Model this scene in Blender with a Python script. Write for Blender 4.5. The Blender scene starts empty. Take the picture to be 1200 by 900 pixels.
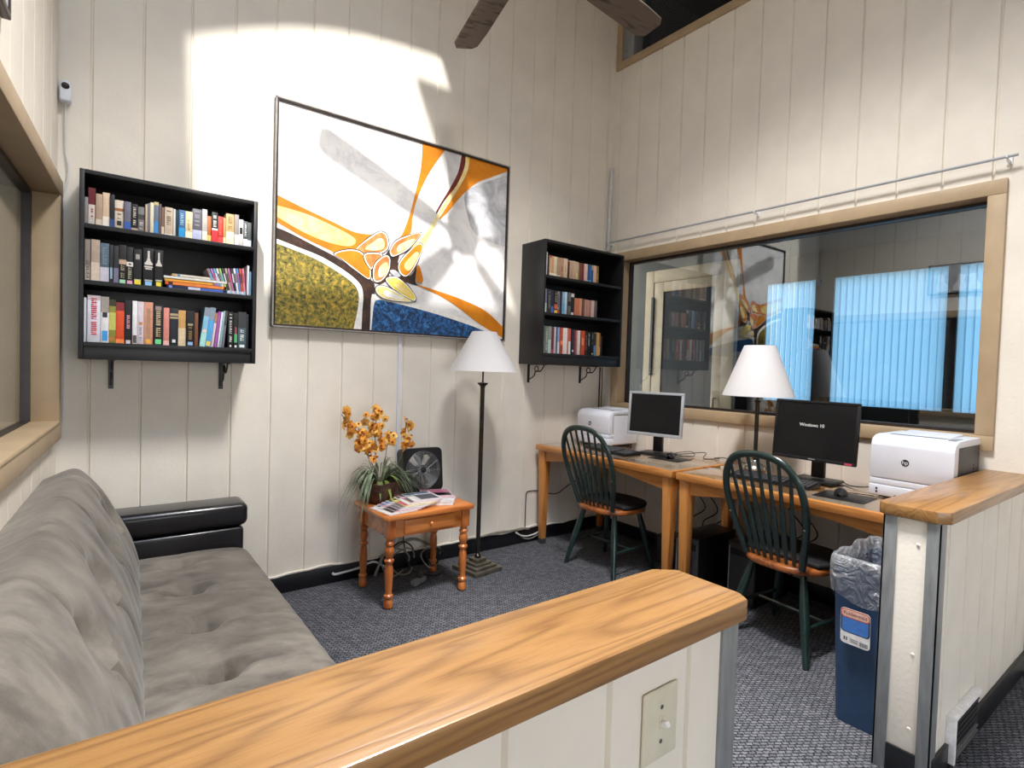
import bpy, bmesh, math, random
from mathutils import Vector, Matrix
rnd = random.Random(7)
SC = bpy.context.scene
COL = SC.collection
PI = math.pi

# ------------------------------------------------------------------ colour / materials
def lin(c):
    if isinstance(c, str):
        c = c.lstrip('#'); c = [int(c[i:i+2], 16)/255 for i in (0, 2, 4)]
    return tuple((v/12.92 if v <= .04045 else ((v+.055)/1.055)**2.4) for v in c) + (1,)

def base(name):
    m = bpy.data.materials.new(name); m.use_nodes = True
    nt = m.node_tree
    return m, nt, nt.nodes['Principled BSDF']

def plain(name, col, rough=.5, metal=0, var=.06, scale=30, bump=0, coat=0, spec=.5, stretch=(1, 1, 1), bscale=None):
    m, nt, p = base(name)
    c = lin(col)
    tc = nt.nodes.new('ShaderNodeTexCoord'); mp = nt.nodes.new('ShaderNodeMapping'); mp.inputs['Scale'].default_value = stretch
    n = nt.nodes.new('ShaderNodeTexNoise'); n.inputs['Scale'].default_value = scale; n.inputs['Detail'].default_value = 4
    r = nt.nodes.new('ShaderNodeValToRGB')
    r.color_ramp.elements[0].color = tuple(max(0, v*(1-var*2)) for v in c[:3]) + (1,)
    r.color_ramp.elements[1].color = tuple(min(1, v*(1+var*2)) for v in c[:3]) + (1,)
    r.color_ramp.elements[0].position = .3; r.color_ramp.elements[1].position = .7
    nt.links.new(tc.outputs['Object'], mp.inputs['Vector']); nt.links.new(mp.outputs['Vector'], n.inputs['Vector'])
    nt.links.new(n.outputs['Fac'], r.inputs['Fac']); nt.links.new(r.outputs['Color'], p.inputs['Base Color'])
    p.inputs['Roughness'].default_value = rough; p.inputs['Metallic'].default_value = metal
    p.inputs['Specular IOR Level'].default_value = spec; p.inputs['Coat Weight'].default_value = coat; p.inputs['Coat Roughness'].default_value = .08
    if bump:
        b = nt.nodes.new('ShaderNodeBump'); b.inputs['Strength'].default_value = bump; b.inputs['Distance'].default_value = .01
        if bscale:
            n2 = nt.nodes.new('ShaderNodeTexNoise'); n2.inputs['Scale'].default_value = bscale; n2.inputs['Detail'].default_value = 3
            nt.links.new(mp.outputs['Vector'], n2.inputs['Vector']); nt.links.new(n2.outputs['Fac'], b.inputs['Height'])
        else:
            nt.links.new(n.outputs['Fac'], b.inputs['Height'])
        nt.links.new(b.outputs['Normal'], p.inputs['Normal'])
    return m

def wood(name, lo, hi, stretch=(1, 14, 14), rough=.35, coat=.3, scale=2.2, dist=3.0, fine=.35):
    """grain runs along the axis whose stretch is small"""
    m, nt, p = base(name)
    tc = nt.nodes.new('ShaderNodeTexCoord'); mp = nt.nodes.new('ShaderNodeMapping'); mp.inputs['Scale'].default_value = stretch
    nt.links.new(tc.outputs['Object'], mp.inputs['Vector'])
    n = nt.nodes.new('ShaderNodeTexNoise'); n.inputs['Scale'].default_value = scale; n.inputs['Detail'].default_value = 2; n.inputs['Distortion'].default_value = .4
    nt.links.new(mp.outputs['Vector'], n.inputs['Vector'])
    mul = nt.nodes.new('ShaderNodeMath'); mul.operation = 'MULTIPLY'; mul.inputs[1].default_value = dist*9
    nt.links.new(n.outputs['Fac'], mul.inputs[0])
    sn = nt.nodes.new('ShaderNodeMath'); sn.operation = 'SINE'; nt.links.new(mul.outputs[0], sn.inputs[0])
    mr = nt.nodes.new('ShaderNodeMapRange'); mr.inputs['From Min'].default_value = -1; nt.links.new(sn.outputs[0], mr.inputs['Value'])
    pw = nt.nodes.new('ShaderNodeMath'); pw.operation = 'POWER'; pw.inputs[1].default_value = .55; nt.links.new(mr.outputs[0], pw.inputs[0])
    f = nt.nodes.new('ShaderNodeTexNoise'); f.inputs['Scale'].default_value = scale*30; f.inputs['Detail'].default_value = 5
    nt.links.new(mp.outputs['Vector'], f.inputs['Vector'])
    mx = nt.nodes.new('ShaderNodeMix'); mx.data_type = 'FLOAT'; mx.inputs['Factor'].default_value = fine
    nt.links.new(pw.outputs[0], mx.inputs['A']); nt.links.new(f.outputs['Fac'], mx.inputs['B'])
    r = nt.nodes.new('ShaderNodeValToRGB'); r.color_ramp.elements[0].color = lin(lo); r.color_ramp.elements[1].color = lin(hi)
    r.color_ramp.elements[0].position = .12; r.color_ramp.elements[1].position = .72
    nt.links.new(mx.outputs['Result'], r.inputs['Fac']); nt.links.new(r.outputs['Color'], p.inputs['Base Color'])
    p.inputs['Roughness'].default_value = rough; p.inputs['Coat Weight'].default_value = coat; p.inputs['Coat Roughness'].default_value = .12
    b = nt.nodes.new('ShaderNodeBump'); b.inputs['Strength'].default_value = .12; b.inputs['Distance'].default_value = .004
    nt.links.new(mx.outputs['Result'], b.inputs['Height']); nt.links.new(b.outputs['Normal'], p.inputs['Normal'])
    return m

def glass_mat(name, tint, refl, rough=0.0):
    m = bpy.data.materials.new(name); m.use_nodes = True; nt = m.node_tree; nt.nodes.clear()
    o = nt.nodes.new('ShaderNodeOutputMaterial'); t = nt.nodes.new('ShaderNodeBsdfTransparent'); g = nt.nodes.new('ShaderNodeBsdfGlossy')
    t.inputs['Color'].default_value = tint + (1,); g.inputs['Roughness'].default_value = rough; g.inputs['Color'].default_value = (.97, .98, 1, 1)
    lwt = nt.nodes.new('ShaderNodeLayerWeight'); lwt.inputs['Blend'].default_value = .5
    pw = nt.nodes.new('ShaderNodeMath'); pw.operation = 'POWER'; pw.inputs[1].default_value = 5; nt.links.new(lwt.outputs['Facing'], pw.inputs[0])
    ad = nt.nodes.new('ShaderNodeMath'); ad.operation = 'MULTIPLY_ADD'; ad.inputs[1].default_value = 1-refl; ad.inputs[2].default_value = refl; ad.use_clamp = True
    nt.links.new(pw.outputs[0], ad.inputs[0])
    mx = nt.nodes.new('ShaderNodeMixShader'); nt.links.new(ad.outputs[0], mx.inputs[0]); nt.links.new(t.outputs[0], mx.inputs[1]); nt.links.new(g.outputs[0], mx.inputs[2])
    nt.links.new(mx.outputs[0], o.inputs[0])
    return m

def translucent(name, col, trans, rough=.8, alpha=1.0):
    m = bpy.data.materials.new(name); m.use_nodes = True; nt = m.node_tree; nt.nodes.clear()
    o = nt.nodes.new('ShaderNodeOutputMaterial'); d = nt.nodes.new('ShaderNodeBsdfDiffuse'); t = nt.nodes.new('ShaderNodeBsdfTranslucent')
    d.inputs['Color'].default_value = lin(col); t.inputs['Color'].default_value = lin(col)
    mx = nt.nodes.new('ShaderNodeMixShader'); mx.inputs[0].default_value = trans
    nt.links.new(d.outputs[0], mx.inputs[1]); nt.links.new(t.outputs[0], mx.inputs[2])
    last = mx
    g = nt.nodes.new('ShaderNodeBsdfGlossy'); g.inputs['Roughness'].default_value = rough
    if rough < .5:
        tc = nt.nodes.new('ShaderNodeTexCoord'); nz = nt.nodes.new('ShaderNodeTexNoise'); nz.inputs['Scale'].default_value = 16; nz.inputs['Detail'].default_value = 3; nz.inputs['Distortion'].default_value = 1.5
        bu = nt.nodes.new('ShaderNodeBump'); bu.inputs['Strength'].default_value = 1; bu.inputs['Distance'].default_value = .05
        nt.links.new(tc.outputs['Object'], nz.inputs['Vector']); nt.links.new(nz.outputs['Fac'], bu.inputs['Height'])
        for q in (d, t, g): nt.links.new(bu.outputs['Normal'], q.inputs['Normal'])
        m2 = nt.nodes.new('ShaderNodeMixShader'); m2.inputs[0].default_value = .3
        nt.links.new(mx.outputs[0], m2.inputs[1]); nt.links.new(g.outputs[0], m2.inputs[2]); last = m2
    if alpha < 1:
        tr = nt.nodes.new('ShaderNodeBsdfTransparent'); m3 = nt.nodes.new('ShaderNodeMixShader'); m3.inputs[0].default_value = alpha
        nt.links.new(tr.outputs[0], m3.inputs[1]); nt.links.new(last.outputs[0], m3.inputs[2]); last = m3
    nt.links.new(last.outputs[0], o.inputs[0])
    return m

def suede():
    m, nt, p = base('taupe_suede')
    tc = nt.nodes.new('ShaderNodeTexCoord'); mp = nt.nodes.new('ShaderNodeMapping'); mp.inputs['Scale'].default_value = (1.0, 1.7, 1.0)
    nt.links.new(tc.outputs['Object'], mp.inputs['Vector'])
    n = nt.nodes.new('ShaderNodeTexNoise'); n.inputs['Scale'].default_value = 6; n.inputs['Detail'].default_value = 6; n.inputs['Roughness'].default_value = .65; n.inputs['Distortion'].default_value = .3
    nt.links.new(mp.outputs[0], n.inputs['Vector'])
    r = nt.nodes.new('ShaderNodeValToRGB'); e = r.color_ramp.elements
    e[0].position = .33; e[0].color = lin('#57514a'); e[1].position = .68; e[1].color = lin('#867f75')
    nt.links.new(n.outputs['Fac'], r.inputs['Fac']); nt.links.new(r.outputs['Color'], p.inputs['Base Color'])
    p.inputs['Roughness'].default_value = .85; p.inputs['Sheen Weight'].default_value = .35; p.inputs['Sheen Roughness'].default_value = .4
    n2 = nt.nodes.new('ShaderNodeTexNoise'); n2.inputs['Scale'].default_value = 240; nt.links.new(tc.outputs['Object'], n2.inputs['Vector'])
    b = nt.nodes.new('ShaderNodeBump'); b.inputs['Strength'].default_value = .12; b.inputs['Distance'].default_value = .003
    nt.links.new(n2.outputs['Fac'], b.inputs['Height']); nt.links.new(b.outputs['Normal'], p.inputs['Normal'])
    return m

def carpet():
    m, nt, p = base('grey_loop_carpet')
    tc = nt.nodes.new('ShaderNodeTexCoord'); mp = nt.nodes.new('ShaderNodeMapping'); mp.inputs['Rotation'].default_value = (0, 0, math.radians(33))
    nt.links.new(tc.outputs['Object'], mp.inputs['Vector'])
    b = nt.nodes.new('ShaderNodeTexBrick'); b.inputs['Scale'].default_value = 1
    b.inputs['Brick Width'].default_value = .028; b.inputs['Row Height'].default_value = .0155; b.inputs['Mortar Size'].default_value = .0036; b.inputs['Mortar Smooth'].default_value = 1.0
    b.inputs['Color1'].default_value = lin('#818288'); b.inputs['Color2'].default_value = lin('#66686e'); b.inputs['Mortar'].default_value = lin('#1e1f23')
    b.offset = .5
    n = nt.nodes.new('ShaderNodeTexNoise'); n.inputs['Scale'].default_value = 120; n.inputs['Detail'].default_value = 3
    nt.links.new(tc.outputs['Object'], n.inputs['Vector'])
    ad = nt.nodes.new('ShaderNodeMix'); ad.data_type = 'VECTOR'; ad.inputs['Factor'].default_value = .012
    nt.links.new(mp.outputs[0], ad.inputs['A']); nt.links.new(n.outputs['Color'], ad.inputs['B'])
    nt.links.new(ad.outputs['Result'], b.inputs['Vector'])
    mx = nt.nodes.new('ShaderNodeMix'); mx.data_type = 'RGBA'; mx.blend_type = 'MULTIPLY'; mx.inputs['Factor'].default_value = .8
    r = nt.nodes.new('ShaderNodeValToRGB'); r.color_ramp.elements[0].position = .3; r.color_ramp.elements[1].position = .75
    r.color_ramp.elements[0].color = (.45, .45, .47, 1); r.color_ramp.elements[1].color = (1.3, 1.3, 1.32, 1)
    nt.links.new(n.outputs['Fac'], r.inputs['Fac'])
    nt.links.new(b.outputs['Color'], mx.inputs['A']); nt.links.new(r.outputs['Color'], mx.inputs['B'])
    nt.links.new(mx.outputs['Result'], p.inputs['Base Color']); p.inputs['Roughness'].default_value = .95; p.inputs['Specular IOR Level'].default_value = .1
    bp = nt.nodes.new('ShaderNodeBump'); bp.inputs['Strength'].default_value = .6; bp.inputs['Distance'].default_value = .006; bp.invert = True
    nt.links.new(b.outputs['Fac'], bp.inputs['Height']); nt.links.new(bp.outputs['Normal'], p.inputs['Normal'])
    return m

def speckle(name, cols, scale, rough=.6, bump=.3, dist=0.0):
    m, nt, p = base(name)
    tc = nt.nodes.new('ShaderNodeTexCoord')
    n = nt.nodes.new('ShaderNodeTexNoise'); n.inputs['Scale'].default_value = scale; n.inputs['Detail'].default_value = 8; n.inputs['Roughness'].default_value = .72; n.inputs['Distortion'].default_value = dist
    nt.links.new(tc.outputs['Object'], n.inputs['Vector'])
    r = nt.nodes.new('ShaderNodeValToRGB')
    for i, (pos, c) in enumerate(cols):
        e = r.color_ramp.elements[i] if i < 2 else r.color_ramp.elements.new(pos)
        e.position = pos; e.color = lin(c)
    nt.links.new(n.outputs['Fac'], r.inputs['Fac']); nt.links.new(r.outputs['Color'], p.inputs['Base Color'])
    p.inputs['Roughness'].default_value = rough
    b = nt.nodes.new('ShaderNodeBump'); b.inputs['Strength'].default_value = bump; b.inputs['Distance'].default_value = .005
    nt.links.new(n.outputs['Fac'], b.inputs['Height']); nt.links.new(b.outputs['Normal'], p.inputs['Normal'])
    return m

_pc = {}
def flat(col, rough=.55, spec=.4):
    k = (col, rough)
    if k not in _pc: _pc[k] = plain('paint_' + col.lstrip('#'), col, rough, var=.05, scale=60, spec=spec)
    return _pc[k]

M = {}
M['wall'] = plain('white_panelling_paint', '#ece5d9', .55, var=.02, scale=5, bump=.10, bscale=60, stretch=(1, 1, 1), spec=.3)
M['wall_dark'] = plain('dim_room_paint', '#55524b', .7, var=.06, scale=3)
M['beige'] = plain('beige_trim_paint', '#b19a7b', .5, var=.04, scale=8, bump=.05)
M['grey_trim'] = plain('grey_metal_trim', '#8d9092', .45, metal=.35, var=.08, scale=10, stretch=(6, 6, 1))
M['black_base'] = plain('black_vinyl_base', '#15161b', .35, var=.15, scale=9)
M['oak'] = wood('golden_oak', '#75502c', '#a07645', stretch=(.55, 8, 8), rough=.36, coat=.2, scale=1.2, dist=8.5, fine=.58)
M['desk_oak'] = wood('honey_oak', '#a8662c', '#d08d4a', stretch=(12, 1.1, 12), rough=.4, coat=.25, scale=1.6, dist=1.4)
M['leg_oak'] = wood('honey_oak_upright', '#a8662c', '#cf8c49', stretch=(12, 12, 1.1), rough=.4, coat=.25, scale=1.6, dist=1.4)
M['pine'] = wood('orange_pine', '#b05d24', '#d88640', stretch=(1.5, 10, 10), rough=.3, coat=.5, scale=1.7, dist=1.4)
M['pine_leg'] = wood('orange_pine_turned', '#a85521', '#d07c3a', stretch=(10, 10, 1.5), rough=.3, coat=.5, scale=1.7, dist=1.2)
M['seat_wood'] = wood('chestnut_seat', '#7a4220', '#b56a36', stretch=(2, 12, 12), rough=.35, coat=.3, scale=1.7, dist=1.3)
M['fan_wood'] = wood('weathered_blade', '#2a241f', '#675a50', stretch=(2, 12, 12), rough=.7, coat=0, scale=2.2, dist=1.6)
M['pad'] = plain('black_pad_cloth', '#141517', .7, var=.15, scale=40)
M['green'] = plain('dark_green_lacquer', '#1d322f', .3, var=.12, scale=25, coat=.4)
M['black'] = plain('black_laminate', '#17171a', .45, var=.12, scale=14)
M['leather'] = plain('black_leather', '#141318', .28, var=.1, scale=60, bump=.08, bscale=220, coat=.25)
M['suede'] = suede()
M['carpet'] = carpet()
M['white_pl'] = plain('white_plastic', '#dfe3ee', .4, var=.02, scale=8)
M['grey_pl'] = plain('dark_grey_plastic', '#3a3b3f', .5, var=.06, scale=20)
M['black_pl'] = plain('black_plastic', '#131316', .4, var=.1, scale=30)
M['silver'] = plain('silver_plastic', '#b9bdc4', .35, metal=.4, var=.03, scale=20)
M['screen'] = plain('dark_screen', '#1a1a1b', .32, var=.12, scale=4, spec=.3)
M['bronze'] = plain('antique_bronze', '#7d776b', .34, metal=.7, var=.15, scale=18)
M['darkbronze'] = plain('dark_bronze', '#3a3530', .3, metal=.6, var=.15, scale=18)
M['chrome'] = plain('brushed_nickel', '#a9a59c', .25, metal=.9, var=.05, scale=15)
M['shade'] = translucent('white_fabric_shade', '#f1f0f2', .35)
M['glass'] = glass_mat('window_glass', (.88, .92, .92), .105)
M['deskglass'] = glass_mat('desk_glass', (.95, .98, .97), .05, .03)
M['blind'] = translucent('blue_vertical_blind', '#76a2be', .72)
M['liner'] = translucent('clear_bin_liner', '#eef3fb', .5, rough=.1, alpha=.44)
M['blue_bin'] = plain('blue_bin_plastic', '#2c4566', .45, var=.05, scale=40, bump=.04)
M['ivory'] = plain('ivory_plate', '#d9d3bd', .35, var=.03, scale=20)
M['paper'] = flat('#e6e0d2', .8)
M['ink'] = flat('#202022')
M['white'] = flat('#f0eff0')
M['cord_w'] = plain('white_cord', '#dcdcdc', .5, var=.03)
M['cord_k'] = plain('black_cord', '#161616', .5, var=.1)
M['cord_g'] = plain('grey_cord', '#86827a', .5, var=.1)
M['leaf'] = plain('grass_leaf', '#7c8a70', .5, var=.3, scale=14)
M['leaf2'] = plain('broad_leaf', '#7d9148', .45, var=.25, scale=10)
M['stem'] = plain('flower_stem', '#5d5a35', .6, var=.2)
M['petal'] = speckle('orange_petal', [(.3, '#d8771c'), (.7, '#f6c455'), (.5, '#eda238')], 60, .6, .05)
M['petal2'] = speckle('pale_petal', [(.3, '#e59b35'), (.7, '#f8d987'), (.5, '#f2bd58')], 60, .6, .05)
M['petal_c'] = plain('petal_heart', '#a8481a', .6, var=.2)
M['pot'] = speckle('brown_pot', [(.3, '#2a1d16'), (.7, '#7a5640'), (.5, '#4c3528')], 18, .5, .4)
M['moss'] = speckle('pot_filling', [(.3, '#5a3a1e'), (.7, '#b07a44'), (.5, '#84562e')], 40, .9, .6)
M['ceiling'] = plain('ceiling_paint', '#b9ab97', .7, var=.03, scale=4)
M['dark_ceiling'] = speckle('dark_ceiling_paint', [(.3, '#08080a'), (.7, '#26262b'), (.5, '#121215')], 60, .9, .3)  # darkness of the unlit space beyond the clerestory, put into the colour
M['frame_dark'] = plain('dark_frame', '#322a28', .4, metal=.2, var=.1)
M['frame_silver'] = plain('silver_frame_edge', '#a7a29d', .35, metal=.5, var=.08)
M['canvas'] = speckle('silver_white_canvas', [(.28, '#b9bac2'), (.72, '#f4f2ee'), (.5, '#e6e4e4')], 3.2, .55, .12, 1.2)
M['canvas_grey'] = speckle('grey_brushed_paint', [(.3, '#8f919a'), (.7, '#dfdfe2'), (.5, '#b9bac0')], 5, .55, .25, 1.5)
M['p_olive'] = speckle('olive_textured_paint', [(.36, '#22230f'), (.64, '#d0ab3a'), (.46, '#6a6626'), (.55, '#9a8430')], 38, .5, .9, .6)
M['p_blue'] = speckle('blue_textured_paint', [(.34, '#060a12'), (.68, '#5c9cd6'), (.46, '#14365f'), (.57, '#2b6eb0')], 34, .4, .9, .6)
M['p_brown'] = speckle('dark_brown_paint', [(.3, '#1c1210'), (.7, '#5b3a2a'), (.5, '#37231b')], 12, .5, .3)
M['p_orange'] = speckle('orange_paint', [(.3, '#c06c04'), (.7, '#de8e18'), (.5, '#d07c0a')], 6, .5, .15)
M['p_redor'] = speckle('red_orange_paint', [(.3, '#c8501e'), (.7, '#f0a562'), (.5, '#e0783c')], 14, .5, .15)
M['p_cream'] = speckle('cream_paint', [(.3, '#e8c060'), (.7, '#f6efc8'), (.5, '#f0dc92')], 9, .5, .15)
M['p_yellow'] = speckle('yellow_paint', [(.3, '#e0b820'), (.7, '#f4ea90'), (.5, '#ecd650')], 12, .5, .15)
M['p_red'] = speckle('dark_red_paint', [(.3, '#4a1512'), (.7, '#8a2a20'), (.5, '#681e18')], 12, .5, .15)
M['p_white'] = flat('#efeeea', .5)
M['dark_room'] = plain('charcoal_room_paint', '#2b2a29', .8, var=.1, scale=5)  # near-black stands in for the unlit next room; also used on the door panel
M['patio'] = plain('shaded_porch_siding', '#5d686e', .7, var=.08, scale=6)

# ------------------------------------------------------------------ mesh builder
class MB:
    def __init__(s): s.v = []; s.f = []; s.m = []; s.mats = []; s.sm = []
    def mi(s, mat):
        if mat not in s.mats: s.mats.append(mat)
        return s.mats.index(mat)
    def add(s, verts, faces, mat, smooth=True, mx=None):
        o = len(s.v); k = s.mi(mat)
        for p in verts:
            p = Vector(p)
            s.v.append(tuple(mx @ p if mx is not None else p))
        for f in faces: s.f.append([i + o for i in f]); s.m.append(k); s.sm.append(smooth)
        return s
    def box(s, c, d, mat, mx=None, bevel=0, seg=2, taper=None):
        bm = bmesh.new(); bmesh.ops.create_cube(bm, size=1)
        for v in bm.verts:
            v.co = Vector((v.co.x*d[0], v.co.y*d[1], v.co.z*d[2]))
            if taper and v.co.z < 0: v.co.x *= taper; v.co.y *= taper
        if bevel: bmesh.ops.bevel(bm, geom=bm.edges[:], offset=bevel, segments=seg, affect='EDGES', profile=.5)
        t = Matrix.Translation(c)
        if mx is not None: t = mx @ t
        return s.frombm(bm, mat, t)
    def frombm(s, bm, mat, mx=None):
        bm.verts.index_update()
        vs = [v.co.copy() for v in bm.verts]; fs = [[v.index for v in f.verts] for f in bm.faces]
        bm.free(); return s.add(vs, fs, mat, True, mx)
    def bb(s, a, b, mat, bevel=0, mx=None, seg=2):
        return s.box([(a[i]+b[i])/2 for i in range(3)], [abs(b[i]-a[i]) for i in range(3)], mat, mx, bevel, seg)
    def prism(s, poly, h0, h1, mat, mx=None, bevel=0):
        """poly in local xy, extruded in local z"""
        bm = bmesh.new(); vs = [bm.verts.new((x, y, h0)) for x, y in poly]; f = bm.faces.new(vs)
        r = bmesh.ops.extrude_face_region(bm, geom=[f])
        for e in r['geom']:
            if isinstance(e, bmesh.types.BMVert): e.co.z = h1
        bmesh.ops.recalc_face_normals(bm, faces=bm.faces[:])
        if bevel: bmesh.ops.bevel(bm, geom=bm.edges[:], offset=bevel, segments=2, affect='EDGES', profile=.5)
        return s.frombm(bm, mat, mx)
    def lathe(s, prof, mat, seg=20, mx=None, caps=True, sx=1, sy=1):
        n = len(prof); vs = []; fs = []
        for r, z in prof:
            for k in range(seg):
                a = 2*PI*k/seg; vs.append((r*math.cos(a)*sx, r*math.sin(a)*sy, z))
        for i in range(n-1):
            for k in range(seg):
                fs.append([i*seg+k, i*seg+(k+1) % seg, (i+1)*seg+(k+1) % seg, (i+1)*seg+k])
        if caps: fs.append(list(range(seg))[::-1]); fs.append([(n-1)*seg+k for k in range(seg)])
        return s.add(vs, fs, mat, True, mx)
    def tube(s, pts, r, mat, seg=8, mx=None, closed=False, cap=True, flat_=None):
        P = [Vector(p) for p in pts]; n = len(P); vs = []; fs = []
        R = r if isinstance(r, (list, tuple)) else [r]*n
        up = None
        for i in range(n):
            t = (P[(i+1) % n] - P[i-1]) if closed else (P[min(i+1, n-1)] - P[max(i-1, 0)])
            t.normalize()
            if up is None:
                up = Vector((0, 0, 1)) if abs(t.z) < .9 else Vector((1, 0, 0))
            a = (up - t*up.dot(t))
            if a.length < 1e-6: a = t.orthogonal()
            a.normalize(); up = a; b = t.cross(a)
            for k in range(seg):
                an = 2*PI*k/seg
                vs.append(P[i] + (a*math.cos(an) + b*math.sin(an)*(flat_ or 1))*R[i])
        m = n if closed else n-1
        for i in range(m):
            j = (i+1) % n
            for k in range(seg): fs.append([i*seg+k, i*seg+(k+1) % seg, j*seg+(k+1) % seg, j*seg+k])
        if cap and not closed: fs.append(list(range(seg))[::-1]); fs.append([(n-1)*seg+k for k in range(seg)])
        return s.add(vs, fs, mat, True, mx)
    def grid(s, rows, mat, closed_u=False, mx=None):
        nr = len(rows); nc = len(rows[0]); vs = [p for r in rows for p in r]; fs = []
        for i in range(nr-1):
            for k in range(nc if closed_u else nc-1):
                fs.append([i*nc+k, i*nc+(k+1) % nc, (i+1)*nc+(k+1) % nc, (i+1)*nc+k])
        return s.add(vs, fs, mat, True, mx)
    def build(s, name, parent=None, loc=None, sharp=35, fix=True):
        me = bpy.data.meshes.new(name); me.from_pydata(s.v, [], s.f)
        for m in s.mats: me.materials.append(m)
        me.polygons.foreach_set('material_index', s.m)
        me.polygons.foreach_set('use_smooth', [True]*len(s.f))
        if fix:
            bm = bmesh.new(); bm.from_mesh(me); bmesh.ops.recalc_face_normals(bm, faces=bm.faces[:]); bm.to_mesh(me); bm.free()
        me.set_sharp_from_angle(angle=math.radians(sharp)); me.update()
        o = bpy.data.objects.new(name, me); COL.objects.link(o)
        if parent is not None: o.parent = parent
        if loc is not None: o.location = loc
        return o

def tag(o, label, cat, group=None, kind=None):
    o['label'] = label; o['category'] = cat
    if group: o['group'] = group
    if kind: o['kind'] = kind
    return o
def struct(o): o['kind'] = 'structure'; return o
def thing(name, label, cat, loc=(0, 0, 0), rz=0, group=None):
    o = bpy.data.objects.new(name, None); COL.objects.link(o); o.empty_display_size = .1
    o.location = loc; o.rotation_euler = (0, 0, rz)
    return tag(o, label, cat, group)
def copy_tree(o, parent=None):
    c = o.copy(); COL.objects.link(c)
    if parent is not None: c.parent = parent
    for ch in list(o.children): copy_tree(ch, c)
    return c
def T(x, y, z): return Matrix.Translation((x, y, z))
def R(a, ax): return Matrix.Rotation(math.radians(a), 4, ax)
def smooth(pts, n=6, closed=False):
    P = [Vector(p) for p in pts]; out = []; N = len(P)
    rng = N if closed else N-1
    for i in range(rng):
        if closed: p0, p1, p2, p3 = P[i-1], P[i], P[(i+1) % N], P[(i+2) % N]
        else: p0, p1, p2, p3 = P[max(i-1, 0)], P[i], P[i+1], P[min(i+2, N-1)]
        for k in range(n):
            t = k/n
            out.append(.5*((2*p1) + (p2-p0)*t + (2*p0-5*p1+4*p2-p3)*t*t + (3*p1-p0-3*p2+p3)*t**3))
    if not closed: out.append(P[-1])
    return out
def text_mesh(body, size, mat, name, parent, mx, bold=0, extr=.0004, sx=1):
    cu = bpy.data.curves.new('lettering_src', 'FONT'); cu.body = body; cu.size = size; cu.align_x = 'CENTER'; cu.align_y = 'CENTER'; cu.extrude = extr; cu.offset = bold
    o = bpy.data.objects.new('lettering_src', cu); COL.objects.link(o)
    dg = bpy.context.evaluated_depsgraph_get(); me = bpy.data.meshes.new_from_object(o.evaluated_get(dg))
    bpy.data.objects.remove(o); bpy.data.curves.remove(cu)
    me.transform(mx @ Matrix.Diagonal((sx, 1, 1, 1))); me.materials.clear(); me.materials.append(mat)
    n = bpy.data.objects.new(name, me); COL.objects.link(n); n.parent = parent
    return n
# a frame whose local x,y lie in a vertical surface facing -x (viewer looks along +x; local x runs to -y world)
FACE_NX = Matrix(((0, 0, -1, 0), (-1, 0, 0, 0), (0, 1, 0, 0), (0, 0, 0, 1)))
# a frame for a vertical surface facing -y
FACE_NY = Matrix(((1, 0, 0, 0), (0, 0, -1, 0), (0, 1, 0, 0), (0, 0, 0, 1)))

# ------------------------------------------------------------------ room shell
W = 3.7255
def panel_wall(name, ax, at, nrm, u0, u1, z0, z1, holes=(), g0=0, step=.2085, gw=.014, gd=.010, th=.12, mat=None, parent=None):
    """panelled wall: ax='x' means the wall runs along x at y=at; nrm = +-1 the way it faces"""
    mat = mat or M['wall']
    gs = []
    k = math.ceil((u0-g0)/step)
    while g0+k*step < u1: gs.append(g0+k*step); k += 1
    us = {u0, u1}
    for g in gs:
        for e in (g-gw/2, g-gw/6, g+gw/6, g+gw/2):
            if u0 < e < u1: us.add(e)
    zs = {z0, z1}
    for h in holes:
        us |= {h[0], h[1]}; zs |= {h[2], h[3]}
    us = sorted(us); zs = sorted(zs)
    def depth(u):
        for g in gs:
            if abs(u-g) < gw/6+1e-5: return gd
        return 0
    mb = MB()
    def P(u, d, z):
        return (u, at-nrm*d, z) if ax == 'x' else (at-nrm*d, u, z)
    hole = lambda u, z: any(h[0] < u < h[1] and h[2] < z < h[3] for h in holes)
    for i in range(len(us)-1):
        a, b = us[i], us[i+1]
        for j in range(len(zs)-1):
            c, d = zs[j], zs[j+1]
            if hole((a+b)/2, (c+d)/2): continue
            mb.add([P(a, depth(a), c), P(b, depth(b), c), P(b, depth(b), d), P(a, depth(a), d)], [[0, 1, 2, 3]], mat, False)
            mb.add([P(a, th, c), P(b, th, c), P(b, th, d), P(a, th, d)], [[0, 1, 2, 3]], mat, False)
    for h in list(holes) + [(u0, u1, z0, z1)]:
        for (a, b) in (((h[0], h[2]), (h[1], h[2])), ((h[1], h[2]), (h[1], h[3])), ((h[1], h[3]), (h[0], h[3])), ((h[0], h[3]), (h[0], h[2]))):
            mb.add([P(a[0], 0, a[1]), P(b[0], 0, b[1]), P(b[0], th, b[1]), P(a[0], th, a[1])], [[0, 1, 2, 3]], mat, False)
    o = mb.build(name, parent, sharp=20)
    return o

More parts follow.
